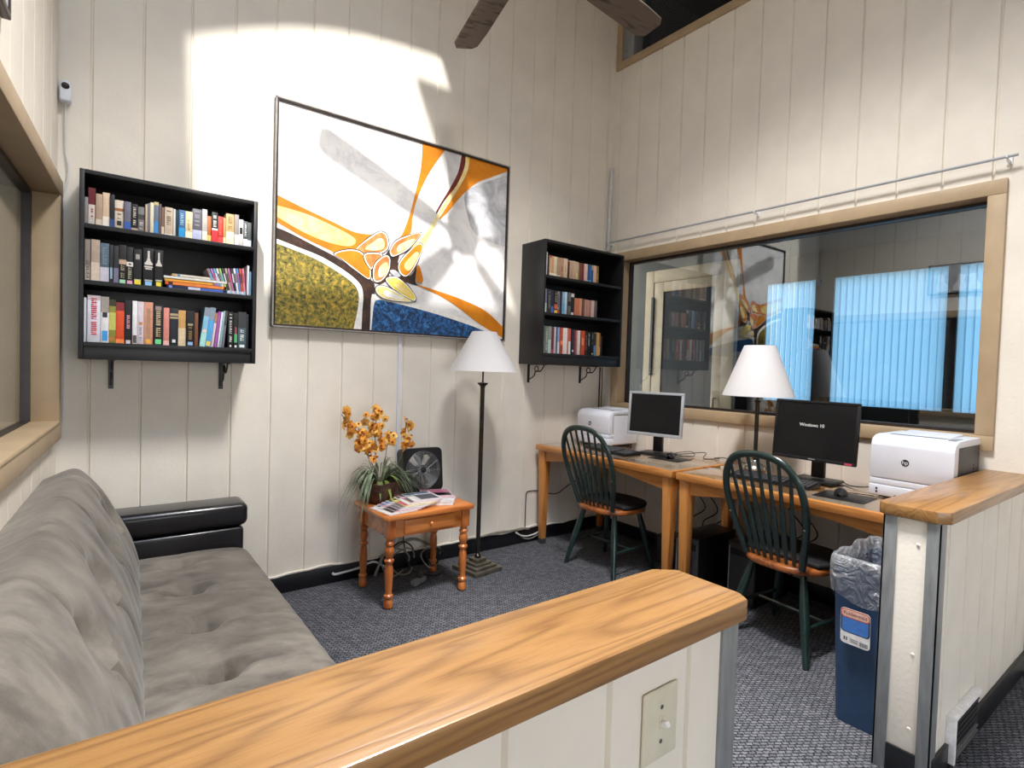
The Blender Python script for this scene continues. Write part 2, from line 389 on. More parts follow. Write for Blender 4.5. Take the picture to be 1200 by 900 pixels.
H = 4.9           # ceiling height
SKEW = math.radians(-4)
def skew(o):
    """the window wall runs at a small angle to the others, hinged at the back corner"""
    o.matrix_world = T(-W, 0, 0) @ Matrix.Rotation(SKEW, 4, 'Z') @ T(W, 0, 0) @ o.matrix_world
    return o
YF = -7.0         # front of the room
RW = (-2.66, -.10, 1.04, 2.39)        # right window opening incl. casing: y0,y1,z0,z1
LW = (-2.75, -.085, .985, 2.17)
struct(panel_wall('wall_back', 'x', 0, -1, -W-1.12, .12, 0, H, g0=-.265))
struct(panel_wall('wall_right', 'y', 0, -1, YF, 0, 0, H, holes=[(RW[0]+.06, RW[1]-.06, RW[2]+.06, RW[3]-.06), (-3.3, -.06, 4.0, 4.78)], g0=-.295, step=.2095))
skew(struct(panel_wall('wall_left', 'y', -W, 1, YF, 0, 0, 3.45, holes=[(LW[0]+.06, LW[1]-.02, LW[2]+.06, LW[3]-.06)], g0=-.21)))
mb = MB(); mb.bb((-W-1.12, YF, 3.3), (-W-1.0, 0, H), M['ceiling']); mb.bb((-W-1.12, YF, 3.28), (-W-.1, 0, 3.4), M['ceiling']); struct(mb.build('trim_light_well'))
mb = MB(); mb.bb((-W-1.1, YF-.12, 2.5), (.12, YF, H), M['ceiling']); mb.bb((-1.7, YF-.12, 0), (.12, YF, 2.5), M['ceiling']); mb.bb((-W-1.1, YF-.12, 0), (.12, YF, .4), M['ceiling']); struct(mb.build('wall_front'))
mb = MB(); mb.bb((-W-.75, YF-1.5, -.1), (3.2, 2.4, 0), M['carpet']); struct(mb.build('floor'))
# ceiling with an arched skylight opening
def ceiling():
    bm = bmesh.new()
    x0, x1, y0, y1 = -W-1.12, .12, YF-.12, .12
    outer = [(x0, y0), (x1, y0), (x1, y1), (x0, y1)]
    sx0, sx1, sy0, sy1 = SKY
    hole = [(sx0-.5, sy0), (sx1, sy0)]
    for k in range(13):        # front edge of the opening: slanted and slightly arched
        t = k/12; hole.append((sx1+(sx0-sx1)*t, sy1-.50*t+.12*math.sin(PI*t)))
    rings = []
    for z in (H, H+.15):
        vo = [bm.verts.new((x, y, z)) for x, y in outer]; vh = [bm.verts.new((x, y, z)) for x, y in hole]
        es = [bm.edges.new((l[i], l[(i+1) % len(l)])) for l in (vo, vh) for i in range(len(l))]
        bmesh.ops.triangle_fill(bm, edges=es, use_beauty=True)
        rings.append((vo, vh))
    for q in (0, 1):
        a, b = rings[0][q], rings[1][q]
        for i in range(len(a)): bm.faces.new((a[i], a[(i+1) % len(a)], b[(i+1) % len(a)], b[i]))
    bmesh.ops.recalc_face_normals(bm, faces=bm.faces[:])
    return MB().frombm(bm, M['ceiling']).build('ceiling')
SKY = (-3.98, -2.30, -3.75, -1.64)
struct(ceiling())

# window casings ------------------------------------------------------------
M['glass_high'] = glass_mat('clerestory_glass', (.8, .8, .8), .015)
def casing(name, x, nrm, y0, y1, z0, z1, w, proj, depth, mat, glass_at, mull=(), glass='glass'):
    """beige casing around an opening in a wall at x; nrm -1: room on the -x side"""
    mb = MB()
    a, b = x + nrm*proj, x - nrm*depth
    mb.bb((a, y0, z1-w), (b, y1, z1), mat, .004); mb.bb((a, y0, z0), (b, y1, z0+w), mat, .004)
    mb.bb((a, y0, z0+w), (b, y0+w, z1-w), mat, .004); mb.bb((a, y1-w, z0+w), (b, y1, z1-w), mat, .004)
    o = struct(mb.build(name))
    g = x - nrm*glass_at
    f = MB(); e = .018
    for q in ((y0+w, y0+w+e, z0+w, z1-w), (y1-w-e, y1-w, z0+w, z1-w), (y0+w, y1-w, z0+w, z0+w+e), (y0+w, y1-w, z1-w-e, z1-w)):
        f.bb((g-.02, q[0], q[2]), (g+.02, q[1], q[3]), M['frame_dark'])
    for m in mull: f.bb((g-.025, m-.035, z0+w), (g+.025, m+.035, z1-w), M['frame_dark'])
    f.build('window_frame', o)
    p = MB(); p.bb((g-.003, y0+w, z0+w), (g+.003, y1-w, z1-w), M[glass]); p.build('window_pane', o)
    return o, g
casing('window_1', 0, -1, RW[0], RW[1], RW[2], RW[3], .075, .022, .12, M['beige'], .10)
lw, _ = casing('window_2', -W, 1, LW[0], LW[1], LW[2], LW[3], .075, .03, .12, M['beige'], .09, mull=(-1.42,))
mb = MB(); mb.bb((-W-.10, LW[0]+.07, LW[2]+.072), (-W+.034, LW[1]-.07, LW[2]+.09), M['beige'], .006); mb.build('window_sill', lw); skew(lw)
# clerestory in the right wall
casing('window_3', 0, -1, -3.32, -.03, 3.955, 4.80, .06, .02, .13, M['beige'], .10, glass='glass_high')
mb = MB(); mb.bb((-.005, -.21, 4.015), (.12, -.09, 4.74), M['grey_trim'], .004); mb.bb((.02, -.14, 4.015), (.11, -.12, 4.74), M['frame_dark']); struct(mb.build('trim_clerestory_post'))

# baseboards
mb = MB(); mb.bb((-W, -.014, 0), (0, -.001, .105), M['black_base'], .003); struct(mb.build('baseboard_back'))
pts = []
for k in range(60):
    x = -W + k*(W/59); pts.append((x, -.008, .112+.006*math.sin(k*.7)+.004*math.sin(k*1.9)))
mb = MB(); mb.tube(pts, .008, M['wall'], 6); struct(mb.build('trim_base_bead'))
mb = MB(); mb.bb((-.014, -2.645, 0), (-.001, -.015, .105), M['black_base'], .003); struct(mb.build('baseboard_right'))
mb = MB(); mb.bb((-W+.001, -2.645, 0), (-W+.014, -.015, .105), M['black_base'], .003); skew(struct(mb.build('baseboard_left')))

# half walls ----------------------------------------------------------------
HY0, HY1, HZ = -2.812, -2.652, .905
def half_wall(x0, x1, open_end, cap0, cap1, wname, tname, gname, vent=None):
    gA = -.27
    o = panel_wall(wname, 'x', HY0, -1, x0, x1, 0, HZ, g0=x1-.135 if open_end == 'r' else x0+.30, step=.2085, th=HY1-HY0); struct(o)
    t = MB(); xe = x1 if open_end == 'r' else x0; sg = 1 if open_end == 'r' else -1
    # end board and metal corner strips
    t.bb((xe, HY0, 0), (xe+sg*.012, HY1, HZ), M['wall'], .001)
    for y in (HY0, HY1):
        s = 1 if y == HY0 else -1
        t.bb((xe-sg*.035, y-s*.006, 0), (xe+sg*.018, y+s*.001, HZ-.001), M['grey_trim'], .001)
        t.bb((xe+sg*.012, y-s*.006, 0), (xe+sg*.018, y+s*.036, HZ-.001), M['grey_trim'], .001)
    if open_end == 'l':
        for z in (.82, .44, .18): 
            t.lathe([(.006, 0), (.005, .003), (.001, .004)], M['wall'], 8, T(xe-.012, HY0+.06, z) @ R(-90, 'Y'))
    struct(t.build(tname))
    b = MB()
    if vent:
        b.bb((x0, HY0-.012, 0), (vent[0], HY0, .1), M['black_base'], .002); b.bb((vent[1], HY0-.012, 0), (x1, HY0, .1), M['black_base'], .002)
        b.bb((vent[0], HY0-.012, 0), (vent[1], HY0, .03), M['black_base'], .002)
    else: b.bb((x0, HY0-.012, 0), (x1-.036, HY0, .1), M['black_base'], .002)
    b.bb((x0+ (.0), HY1, 0), (x1, HY1+.012, .1), M['black_base'], .002)
    if open_end == 'l': b.bb((xe-.02, HY0+.036, 0), (xe, HY1-.036, .1), M['black_base'], .002)
    struct(b.build(gname))
    # cap
    c = MB(); ch = .035; Y0, Y1 = -2.838, -2.628
    if open_end == 'r': poly = [(cap0, Y0), (cap1-ch*.5, Y0), (cap1, Y0+ch*.8), (cap1, Y1-ch), (cap1-ch*1.3, Y1), (cap0, Y1)]
    else: poly = [(cap0+ch, Y0), (cap1, Y0), (cap1, Y1), (cap0+ch*.6, Y1), (cap0, Y1-ch*.6), (cap0, Y0+ch)]
    c.prism(poly, HZ, HZ+.042, M['oak'], bevel=.004)
    struct(c.build('trim_oak_cap'))
half_wall(-W-.16, -2.578, 'r', -W-.16, -2.548, 'wall_half_near', 'trim_near_end', 'baseboard_near')
VX = (-1.16, -.84)
half_wall(-1.318, 0, 'l', -1.345, -.001, 'wall_half_far', 'trim_far_end', 'baseboard_far', VX)

# floor vent on the far half wall
t = thing('floor_vent', 'white-topped metal wall vent with dark slots low on the panelled half wall', 'vent', (-1.0, HY0, .03))
w = (VX[1]-VX[0])
mb = MB(); mb.bb((-w/2, -.03, .155), (w/2, -.0005, .17), M['white'], .002); mb.bb((-w/2, -.03, 0), (-w/2+.015, -.0005, .155), M['white'], .002); mb.bb((w/2-.015, -.02, 0), (w/2, -.0005, .155), M['black_pl'], .002); mb.build('vent_frame', t)
mb = MB(); mb.bb((-w/2+.015, -.01, .0), (w/2-.015, -.0005, .155), M['black_pl'])
for k in range(7): mb.box((0, -.018, .014+k*.021), (w-.03, .016, .004), M['grey_pl'] if k > 1 else M['grey_trim'], None)
mb.build('grille', t)

# light switch
t = thing('light_switch', 'ivory toggle light switch on the near half wall under the oak cap', 'light switch', (-2.796, HY0, .775))
mb = MB(); mb.bb((-.046, -.007, -.063), (.046, -.0005, .063), M['ivory'], .004, seg=3)
for z in (-.03, .03): mb.lathe([(.004, 0), (.004, .001), (.002, .0016)], M['chrome'], 10, T(0, -.007, z) @ R(90, 'X'))
mb.build('switch_plate', t)
mb = MB(); mb.bb((-.006, -.0085, -.013), (.006, -.006, .013), M['ivory'], .001); mb.box((0, -.014, -.004), (.009, .018, .010), M['white'], R(-28, 'X'), .002); mb.build('toggle', t)

# ------------------------------------------------------------------ adjacent room behind the glass
AX, AY0, AY1 = 2.75, -4.2, 1.9
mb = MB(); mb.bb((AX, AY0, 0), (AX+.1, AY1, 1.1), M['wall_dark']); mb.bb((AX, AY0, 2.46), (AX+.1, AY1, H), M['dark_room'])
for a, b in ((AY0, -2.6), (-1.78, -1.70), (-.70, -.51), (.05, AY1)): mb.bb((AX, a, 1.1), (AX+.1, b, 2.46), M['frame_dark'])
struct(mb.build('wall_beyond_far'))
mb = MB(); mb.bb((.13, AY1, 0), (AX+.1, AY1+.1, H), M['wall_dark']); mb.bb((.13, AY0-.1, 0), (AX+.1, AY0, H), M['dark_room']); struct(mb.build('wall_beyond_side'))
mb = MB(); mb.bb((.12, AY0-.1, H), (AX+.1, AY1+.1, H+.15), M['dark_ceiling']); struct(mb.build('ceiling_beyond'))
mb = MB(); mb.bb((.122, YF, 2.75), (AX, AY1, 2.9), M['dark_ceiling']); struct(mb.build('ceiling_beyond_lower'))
for a, b, lab in ((-2.6, -1.78, 'bright blue vertical blind at the right end of the room behind the glass'), (-1.70, -.70, 'widest bright blue vertical blind seen through the big window'), (-.51, .05, 'narrow bright blue vertical blind seen just behind the desk lamp shade')):
    o = MB(); n = max(4, int((b-a)/.062)); st = (b-a)/n
    for k in range(n):
        y = a+st*k
        c, s_ = (y+st/2), 0
        o.add([(AX+.02, y-.003, 1.1), (AX+.034, y+st+.003, 1.1), (AX+.034, y+st+.003, 2.46), (AX+.02, y-.003, 2.46)], [[0, 1, 2, 3]], M['blind'], False)
    tag(o.build('vertical_blind', fix=False), lab, 'blind', 'blue blinds in the next room')
# glazed inner door in the next room
t = struct(MB().bb((1.0, .30, 0), (1.06, .40, 2.42), M['beige'], .004).bb((1.0, -.62, 0), (1.06, -.50, 2.42), M['beige'], .004).bb((1.0, -.5, 2.3), (1.06, .3, 2.42), M['beige'], .004).build('door_1'))
mb = MB(); 
for q in ((.18, .30, .0, 2.3), (-.5, -.40, .0, 2.3), (-.4, .18, 2.2, 2.3), (-.4, .18, 0, .9)): mb.bb((1.01, q[0], q[2]), (1.05, q[1], q[3]), M['beige'], .003)
mb.build('door_leaf', t)
mb = MB(); mb.bb((1.025, -.4, .9), (1.035, .18, 2.2), M['dark_room']); mb.build('door_panel', t)
mb = MB(); mb.bb((.985, .285, 1.35), (1.0, .31, 2.15), M['black_pl']); mb.build('hinge_strip', t)
mb = MB(); mb.tube([(1.0, -.46, 1.0), (.96, -.46, 1.0), (.96, -.46, 1.16), (1.0, -.46, 1.16)], .009, M['chrome']); mb.build('door_handle', t)
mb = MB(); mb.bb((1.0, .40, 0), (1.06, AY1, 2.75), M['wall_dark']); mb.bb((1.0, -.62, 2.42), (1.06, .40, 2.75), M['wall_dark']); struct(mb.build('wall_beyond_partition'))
# porch added outside the left window to make the view through it dark
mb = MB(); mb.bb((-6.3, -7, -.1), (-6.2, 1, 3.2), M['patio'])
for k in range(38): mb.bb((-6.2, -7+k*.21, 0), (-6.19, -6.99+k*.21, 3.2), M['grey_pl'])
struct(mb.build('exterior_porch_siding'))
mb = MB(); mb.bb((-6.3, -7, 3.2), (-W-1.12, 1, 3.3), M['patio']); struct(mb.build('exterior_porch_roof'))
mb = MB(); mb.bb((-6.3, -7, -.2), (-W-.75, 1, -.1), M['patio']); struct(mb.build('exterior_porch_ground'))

# ------------------------------------------------------------------ ceiling fan
FH = Vector((-1.97, -1.31, 3.4)); FR = .98; FA = 4.5
t = thing('ceiling_fan', 'ceiling fan with weathered dark wooden blades hanging high above the room', 'ceiling fan', FH)
mb = MB(); mb.lathe([(.02, .16), (.09, .15), (.125, .09), (.125, 0), (.10, -.05), (.05, -.07), (.01, -.072)], M['darkbronze'], 28); mb.build('motor', t)
mb = MB(); mb.lathe([(.014, .15), (.014, H-3.4-.06)], M['darkbronze'], 12); mb.lathe([(.014, H-3.4-.09), (.06, H-3.4-.05), (.07, H-3.4-.001)], M['darkbronze'], 20); mb.build('downrod', t)
for k in range(5):
    mx = R(FA+72*k, 'Z') @ T(0, 0, -.02) @ R(-13, 'X')
    poly = [(.20, -.055), (.45, -.082), (.80, -.086), (FR-.03, -.078), (FR, -.05), (FR-.005, .056), (FR-.06, .084), (.45, .08), (.20, .055)]
    b = MB(); b.prism(poly, -.006, .006, M['fan_wood'], mx, .002); o = b.build('blade', t)
    c = MB(); c.bb((.09, -.02, .006), (.26, .02, .014), M['darkbronze'], .003, mx); c.build('blade_bracket', o)

# ------------------------------------------------------------------ painting
PX0, PX1, PZ0, PZ1 = -2.775, -1.125, 1.575, 2.875
pw, ph = PX1-PX0, PZ1-PZ0
t = thing('painting', 'large abstract painting of orange, white, olive and blue shapes in a thin dark frame', 'painting', (PX0, -.005, PZ0))
f = MB(); fw = .018
f.bb((0, -.04, 0), (pw, 0, fw), M['frame_dark'], .002); f.bb((0, -.04, ph-fw), (pw, 0, ph), M['frame_dark'], .002)
f.bb((0, -.04, fw), (fw, 0, ph-fw), M['frame_dark'], .002); f.bb((pw-fw, -.04, fw), (pw, 0, ph-fw), M['frame_dark'], .002)
f.bb((0, -.043, 0), (pw, -.039, .007), M['frame_silver']); f.bb((0, -.043, 0), (.007, -.039, ph), M['frame_silver'])
f.bb((0, -.043, ph-.007), (pw, -.039, ph), M['frame_silver']); f.bb((pw-.007, -.043, 0), (pw, -.039, ph), M['frame_silver'])
f.build('picture_frame', t)
SH = {
 'grey':[(0.775, 0.793), (0.852, 0.869), (1.0, 0.963), (1.0, 0.546), (0.909, 0.558), (0.827, 0.594), (0.794, 0.672)],
 'white_low':[(0.0, 0.385), (0.076, 0.363), (0.165, 0.332), (0.26, 0.275), (0.315, 0.222), (0.328, 0.161), (0.325, 0.0), (0.0, 0.0)],
 'olive':[(0.0, 0.362), (0.066, 0.342), (0.143, 0.314), (0.224, 0.268), (0.283, 0.223), (0.306, 0.174), (0.304, 0.1), (0.289, 0.0), (0.0, 0.0)],
 'brown':[(0.0, 0.433), (0.043, 0.419), (0.119, 0.384), (0.211, 0.341), (0.295, 0.288), (0.356, 0.251), (0.371, 0.223), (0.369, 0.135), (0.358, 0.074), (0.355, 0.0), (0.321, 0.0), (0.323, 0.101), (0.325, 0.168), (0.312, 0.222), (0.26, 0.272), (0.165, 0.329), (0.076, 0.359), (0.0, 0.383)],
 'white_mid':[(0.358, 0.164), (0.375, 0.181), (0.424, 0.179), (0.544, 0.156), (0.688, 0.126), (0.858, 0.078), (0.974, 0.034), (1.0, 0.005), (1.0, 0.0), (0.356, 0.0)],
 'blue':[(0.371, 0.135), (0.386, 0.155), (0.424, 0.153), (0.545, 0.133), (0.688, 0.102), (0.858, 0.055), (0.974, 0.009), (0.99, 0.0), (0.361, 0.0), (0.364, 0.059)],
 'orange_left':[(0.0, 0.578), (0.094, 0.542), (0.196, 0.505), (0.291, 0.473), (0.378, 0.483), (0.408, 0.5), (0.384, 0.461), (0.311, 0.404), (0.222, 0.36), (0.187, 0.369), (0.097, 0.406), (0.0, 0.457)],
 'cream_left':[(0.0, 0.532), (0.105, 0.517), (0.208, 0.482), (0.279, 0.448), (0.287, 0.42), (0.257, 0.4), (0.186, 0.403), (0.096, 0.431), (0.0, 0.481)],
 'orange_up':[(0.563, 1.0), (0.56, 0.877), (0.542, 0.763), (0.521, 0.648), (0.506, 0.583), (0.484, 0.509), (0.462, 0.47), (0.508, 0.502), (0.524, 0.539), (0.527, 0.603), (0.544, 0.7), (0.583, 0.82), (0.623, 0.91), (0.67, 1.0)],
 'orange_right':[(0.793, 1.0), (0.784, 0.92), (0.747, 0.824), (0.69, 0.709), (0.651, 0.624), (0.691, 0.671), (0.734, 0.742), (0.778, 0.805), (0.839, 0.875), (0.918, 0.93), (1.0, 0.985), (1.0, 1.0)],
 'cream_strip':[(0.773, 1.0), (0.794, 1.0), (0.784, 0.92), (0.744, 0.823), (0.687, 0.712), (0.648, 0.626), (0.594, 0.488), (0.54, 0.338), (0.514, 0.294), (0.478, 0.311), (0.497, 0.395), (0.536, 0.463), (0.59, 0.535), (0.631, 0.623), (0.672, 0.712), (0.728, 0.839), (0.768, 0.94)],
 'red_strip':[(0.753, 1.0), (0.773, 1.0), (0.768, 0.935), (0.731, 0.827), (0.674, 0.729), (0.64, 0.654), (0.641, 0.676), (0.699, 0.803), (0.738, 0.904)],
 'orange_low':[(0.549, 0.257), (0.655, 0.237), (0.776, 0.206), (0.904, 0.155), (1.0, 0.073), (1.0, 0.01), (0.907, 0.058), (0.841, 0.099), (0.746, 0.167), (0.656, 0.216)],
 'dark':[(0.378, 0.359), (0.412, 0.388), (0.431, 0.418), (0.471, 0.397), (0.469, 0.35), (0.514, 0.296), (0.545, 0.339), (0.555, 0.39), (0.547, 0.276), (0.561, 0.252), (0.514, 0.26), (0.474, 0.268), (0.44, 0.316), (0.424, 0.262), (0.39, 0.235), (0.364, 0.252), (0.35, 0.307)],
 'a':[(0.293, 0.391), (0.359, 0.469), (0.39, 0.494), (0.413, 0.481), (0.419, 0.429), (0.392, 0.397), (0.33, 0.38)],
 'b':[(0.211, 0.352), (0.257, 0.377), (0.305, 0.378), (0.337, 0.341), (0.349, 0.283), (0.34, 0.258), (0.283, 0.301), (0.241, 0.332)],
 'c':[(0.328, 0.37), (0.395, 0.383), (0.366, 0.338), (0.352, 0.31)],
 'd':[(0.365, 0.285), (0.375, 0.336), (0.412, 0.379), (0.429, 0.362), (0.422, 0.307), (0.397, 0.259), (0.371, 0.251)],
 'e':[(0.437, 0.424), (0.462, 0.466), (0.535, 0.518), (0.563, 0.521), (0.51, 0.443), (0.451, 0.391), (0.435, 0.401)],
 'f':[(0.472, 0.345), (0.495, 0.391), (0.55, 0.465), (0.573, 0.453), (0.539, 0.354), (0.507, 0.299), (0.48, 0.308)],
 'g':[(0.419, 0.261), (0.46, 0.277), (0.508, 0.24), (0.543, 0.197), (0.539, 0.173), (0.503, 0.19), (0.449, 0.223)],
 'h':[(0.38, 0.214), (0.41, 0.224), (0.489, 0.187), (0.524, 0.164), (0.424, 0.167), (0.385, 0.186)],
 'i':[(0.431, 0.308), (0.453, 0.316), (0.479, 0.291), (0.455, 0.281)],
 'j':[(0.553, 0.359), (0.567, 0.342), (0.58, 0.28), (0.555, 0.268), (0.547, 0.308)],
}
LOOK = dict(grey='canvas_grey', white_low='p_white', olive='p_olive', brown='p_brown', white_mid='p_white', blue='p_blue', orange_left='p_orange', cream_left='p_cream', orange_up='p_orange', orange_right='p_orange', cream_strip='p_cream', red_strip='p_red', orange_low='p_orange', dark='p_brown', a='p_redor', b='p_orange', c='p_redor', d='p_redor', e='p_redor', f='p_orange', g='p_yellow', h='p_cream', i='canvas_grey', j='p_orange')
cw, chh = pw-2*fw, ph-2*fw
mb = MB(); mb.bb((fw, -.028, fw), (pw-fw, -.004, ph-fw), M['canvas'])
lay = 0
def clampuv(p): return (min(1, max(0, p[0])), min(1, max(0, p[1])))
def area_fill(poly, mat, lay):
    bm = bmesh.new(); d = -.0284-.00022*lay
    vs = []
    for u_, v_ in poly:
        c = (fw+u_*cw, d, fw+v_*chh)
        if not vs or (vs[-1].co-Vector(c)).length > 1e-5: vs.append(bm.verts.new(c))
    es = [bm.edges.new((vs[i], vs[(i+1) % len(vs)])) for i in range(len(vs))]
    bmesh.ops.triangle_fill(bm, edges=es, use_beauty=True)
    for q in bm.faces:
        q.normal_update()
        if q.normal.y > 0: q.normal_flip()
    mb.frombm(bm, mat)
for k, pts in SH.items():
    sharp_edge = any(p[0] in (0, 1) or p[1] in (0, 1) for p in pts)
    if sharp_edge:
        P = [(p[0], p[1], 0) for p in pts]
        pol = []
        N = len(P)
        for i in range(N):   # straight along the canvas border, smooth elsewhere
            a, b = P[i], P[(i+1) % N]
            on = lambda p: p[0] in (0, 1) or p[1] in (0, 1)
            if on(a) and on(b): pol.append(clampuv(a))
            else:
                p0 = Vector(P[i-1]) if not on(a) else Vector(a); p3 = Vector(P[(i+2) % N]) if not on(b) else Vector(b)
                p1, p2 = Vector(a), Vector(b)
                for q in range(4):
                    t_ = q/4; v = .5*((2*p1)+(p2-p0)*t_+(2*p0-5*p1+4*p2-p3)*t_*t_+(3*p1-p0-3*p2+p3)*t_**3); pol.append(clampuv(v))
    else:
        pol = [clampuv(p) for p in smooth([(p[0], p[1], 0) for p in pts], 4, True)]
    if len(k) == 1 and k not in 'ij':      # pale outline round each cell
        cx = sum(p[0] for p in pol)/len(pol); cy = sum(p[1] for p in pol)/len(pol)
        big = []
        for p in pol:
            d = Vector((p[0]-cx, p[1]-cy)); L = max(d.length, 1e-6); big.append((p[0]+d.x/L*.005, p[1]+d.y/L*.006))
        area_fill([(p[0]+(p[0]-cx)/max(math.dist(p, (cx, cy)), 1e-6)*.009, p[1]+(p[1]-cy)/max(math.dist(p, (cx, cy)), 1e-6)*.011) for p in pol], M['p_brown'], lay); lay += 1
        area_fill(big, M['p_white'], lay); lay += 1
        inner = []
        for p in pol:
            d = Vector((p[0]-cx, p[1]-cy)); inner.append((cx+d.x*.62+.006, cy+d.y*.6-.004))
        area_fill(pol, M[LOOK[k]], lay); lay += 1
        if k in 'adefgh': area_fill(inner, M['p_cream'] if k != 'h' else M['p_white'], lay); lay += 1
    else:
        area_fill(pol, M[LOOK[k]], lay); lay += 1
mb.build('canvas', t, fix=False)

# ------------------------------------------------------------------ bookcases and books
def bookcase(label, x0, x1, z0, z1, d, brx):
    w, h = x1-x0, z1-z0
    t = thing('bookcase', label, 'bookcase', (x0, -.002, z0)); k = .018; B = M['black']
    for nm, a, b in (('side_panel', (0, -d, 0), (k, 0, h)), ('side_panel', (w-k, -d, 0), (w, 0, h)), ('top_panel', (k, -d, h-k), (w-k, 0, h)),
                     ('back_panel', (k, -.008, .0), (w-k, 0, h-k)), ('plinth', (k, -d+.012, 0), (w-k, -d+.03, .075))):
        MB().bb(a, b, B, .0015).build(nm, t)
    fl = [z1-.281*h, z1-.579*h, z1-.908*h]
    for i, z in enumerate(fl):
        MB().bb((k, -d+.004, z-z0-.02), (w-k, -.008, z-z0), B, .0015).build('shelf', t)
    for bx in brx:
        m = MB(); m.bb((bx-.011, -.004, -.145), (bx+.011, 0, -.0005), M['black_pl']); m.bb((bx-.011, -.21, -.005), (bx+.011, 0, -.0005), M['black_pl'])
        arc = smooth([(bx, -.19, -.006), (bx, -.15, -.05), (bx, -.09, -.055), (bx, -.07, -.09), (bx, -.004, -.125)], 6)
        m.tube(arc, .005, M['black_pl'], 6)
        m.tube([(bx, -.10+.022*math.cos(a), -.035+.022*math.sin(a)) for a in [q*PI/6 for q in range(12)]], .004, M['black_pl'], 6, closed=True)
        m.build('bracket', t)
    return fl

def book(x, w, h, z, yf, d, col, bands=(), lean=0, label='', group='', cat='book', txt=None):
    """upright book, spine towards the room; origin at its lower left front corner"""
    t = MB(); c = flat(col, .5); b = .0016
    t.bb((0, 0, 0), (w, b*1.4, h), c, .0008)
    t.bb((0, b, 0), (b, d, h), c); t.bb((w-b, b, 0), (w, d, h), c)
    t.bb((b, .002, .003), (w-b, d-.003, h-.003), M['paper'])
    for q in bands:
        f0, f1, bc = q[:3]; i = q[3] if len(q) > 3 else .0
        t.bb((w*i, -.0006, h*f0), (w*(1-i), .0004, h*f1), flat(bc, .5))
    if txt:                                   # lettering too small to read: rows of marks up the spine
        f0, f1, tc, wd = txt; n = max(3, int((f1-f0)*h/.0085)); m_ = flat(tc, .5)
        for k in range(n):
            zz = h*f0+(f1-f0)*h*(k+.5)/n; hh = (f1-f0)*h/n*.62
            if rnd.random() < .12: continue
            o_ = w*(.5-wd/2)
            if rnd.random() < .5: t.bb((o_, -.0009, zz-hh/2), (w-o_, .0003, zz+hh/2), m_)
            else:
                t.bb((o_, -.0009, zz-hh/2), (w*.5-.001, .0003, zz+hh/2), m_); t.bb((o_+w*wd*.55, -.0009, zz-hh*.5), (w-o_, .0003, zz), m_)
    o = t.build('book' if cat == 'book' else 'magazine')
    o.location = (x, yf, z+.0005+(w*math.sin(math.radians(lean)) if lean > 0 else 0)); o.rotation_euler = (0, math.radians(lean), 0)
    tag(o, label, cat, group); return o

ORD = ['first', 'second', 'third', 'fourth', 'fifth', 'sixth', 'seventh', 'eighth', 'ninth', 'tenth', 'eleventh', 'twelfth', 'thirteenth', 'fourteenth', 'fifteenth', 'sixteenth', 'seventeenth', 'eighteenth', 'nineteenth', 'twentieth', 'twenty-first', 'twenty-second', 'twenty-third', 'twenty-fourth', 'twenty-fifth', 'twenty-sixth', 'twenty-seventh', 'twenty-eighth', 'twenty-ninth', 'thirtieth', 'thirty-first', 'thirty-second']
def row(specs, x, z, yf, sc, where, frm, group, n0=0, depth=.13):
    """specs: (pixel width incl. gap, height m, colour, words[, bands[, txt[, lean]]])"""
    for i, s in enumerate(specs):
        wpx, h, col, words = s[:4]; bands = s[4] if len(s) > 4 else (); txt = s[5] if len(s) > 5 else None; lean = s[6] if len(s) > 6 else 0
        w = wpx*sc; th = w-.0012
        lab = '%s book, %s from the %s, %s' % (words, ORD[i+n0], frm, where)
        xx = x
        if lean: xx = x
        book(xx, th, h, z, yf+rnd.uniform(0, .012), depth+rnd.uniform(-.01, .02), col, bands, lean, lab, group, txt=txt)
        x += w
    return x

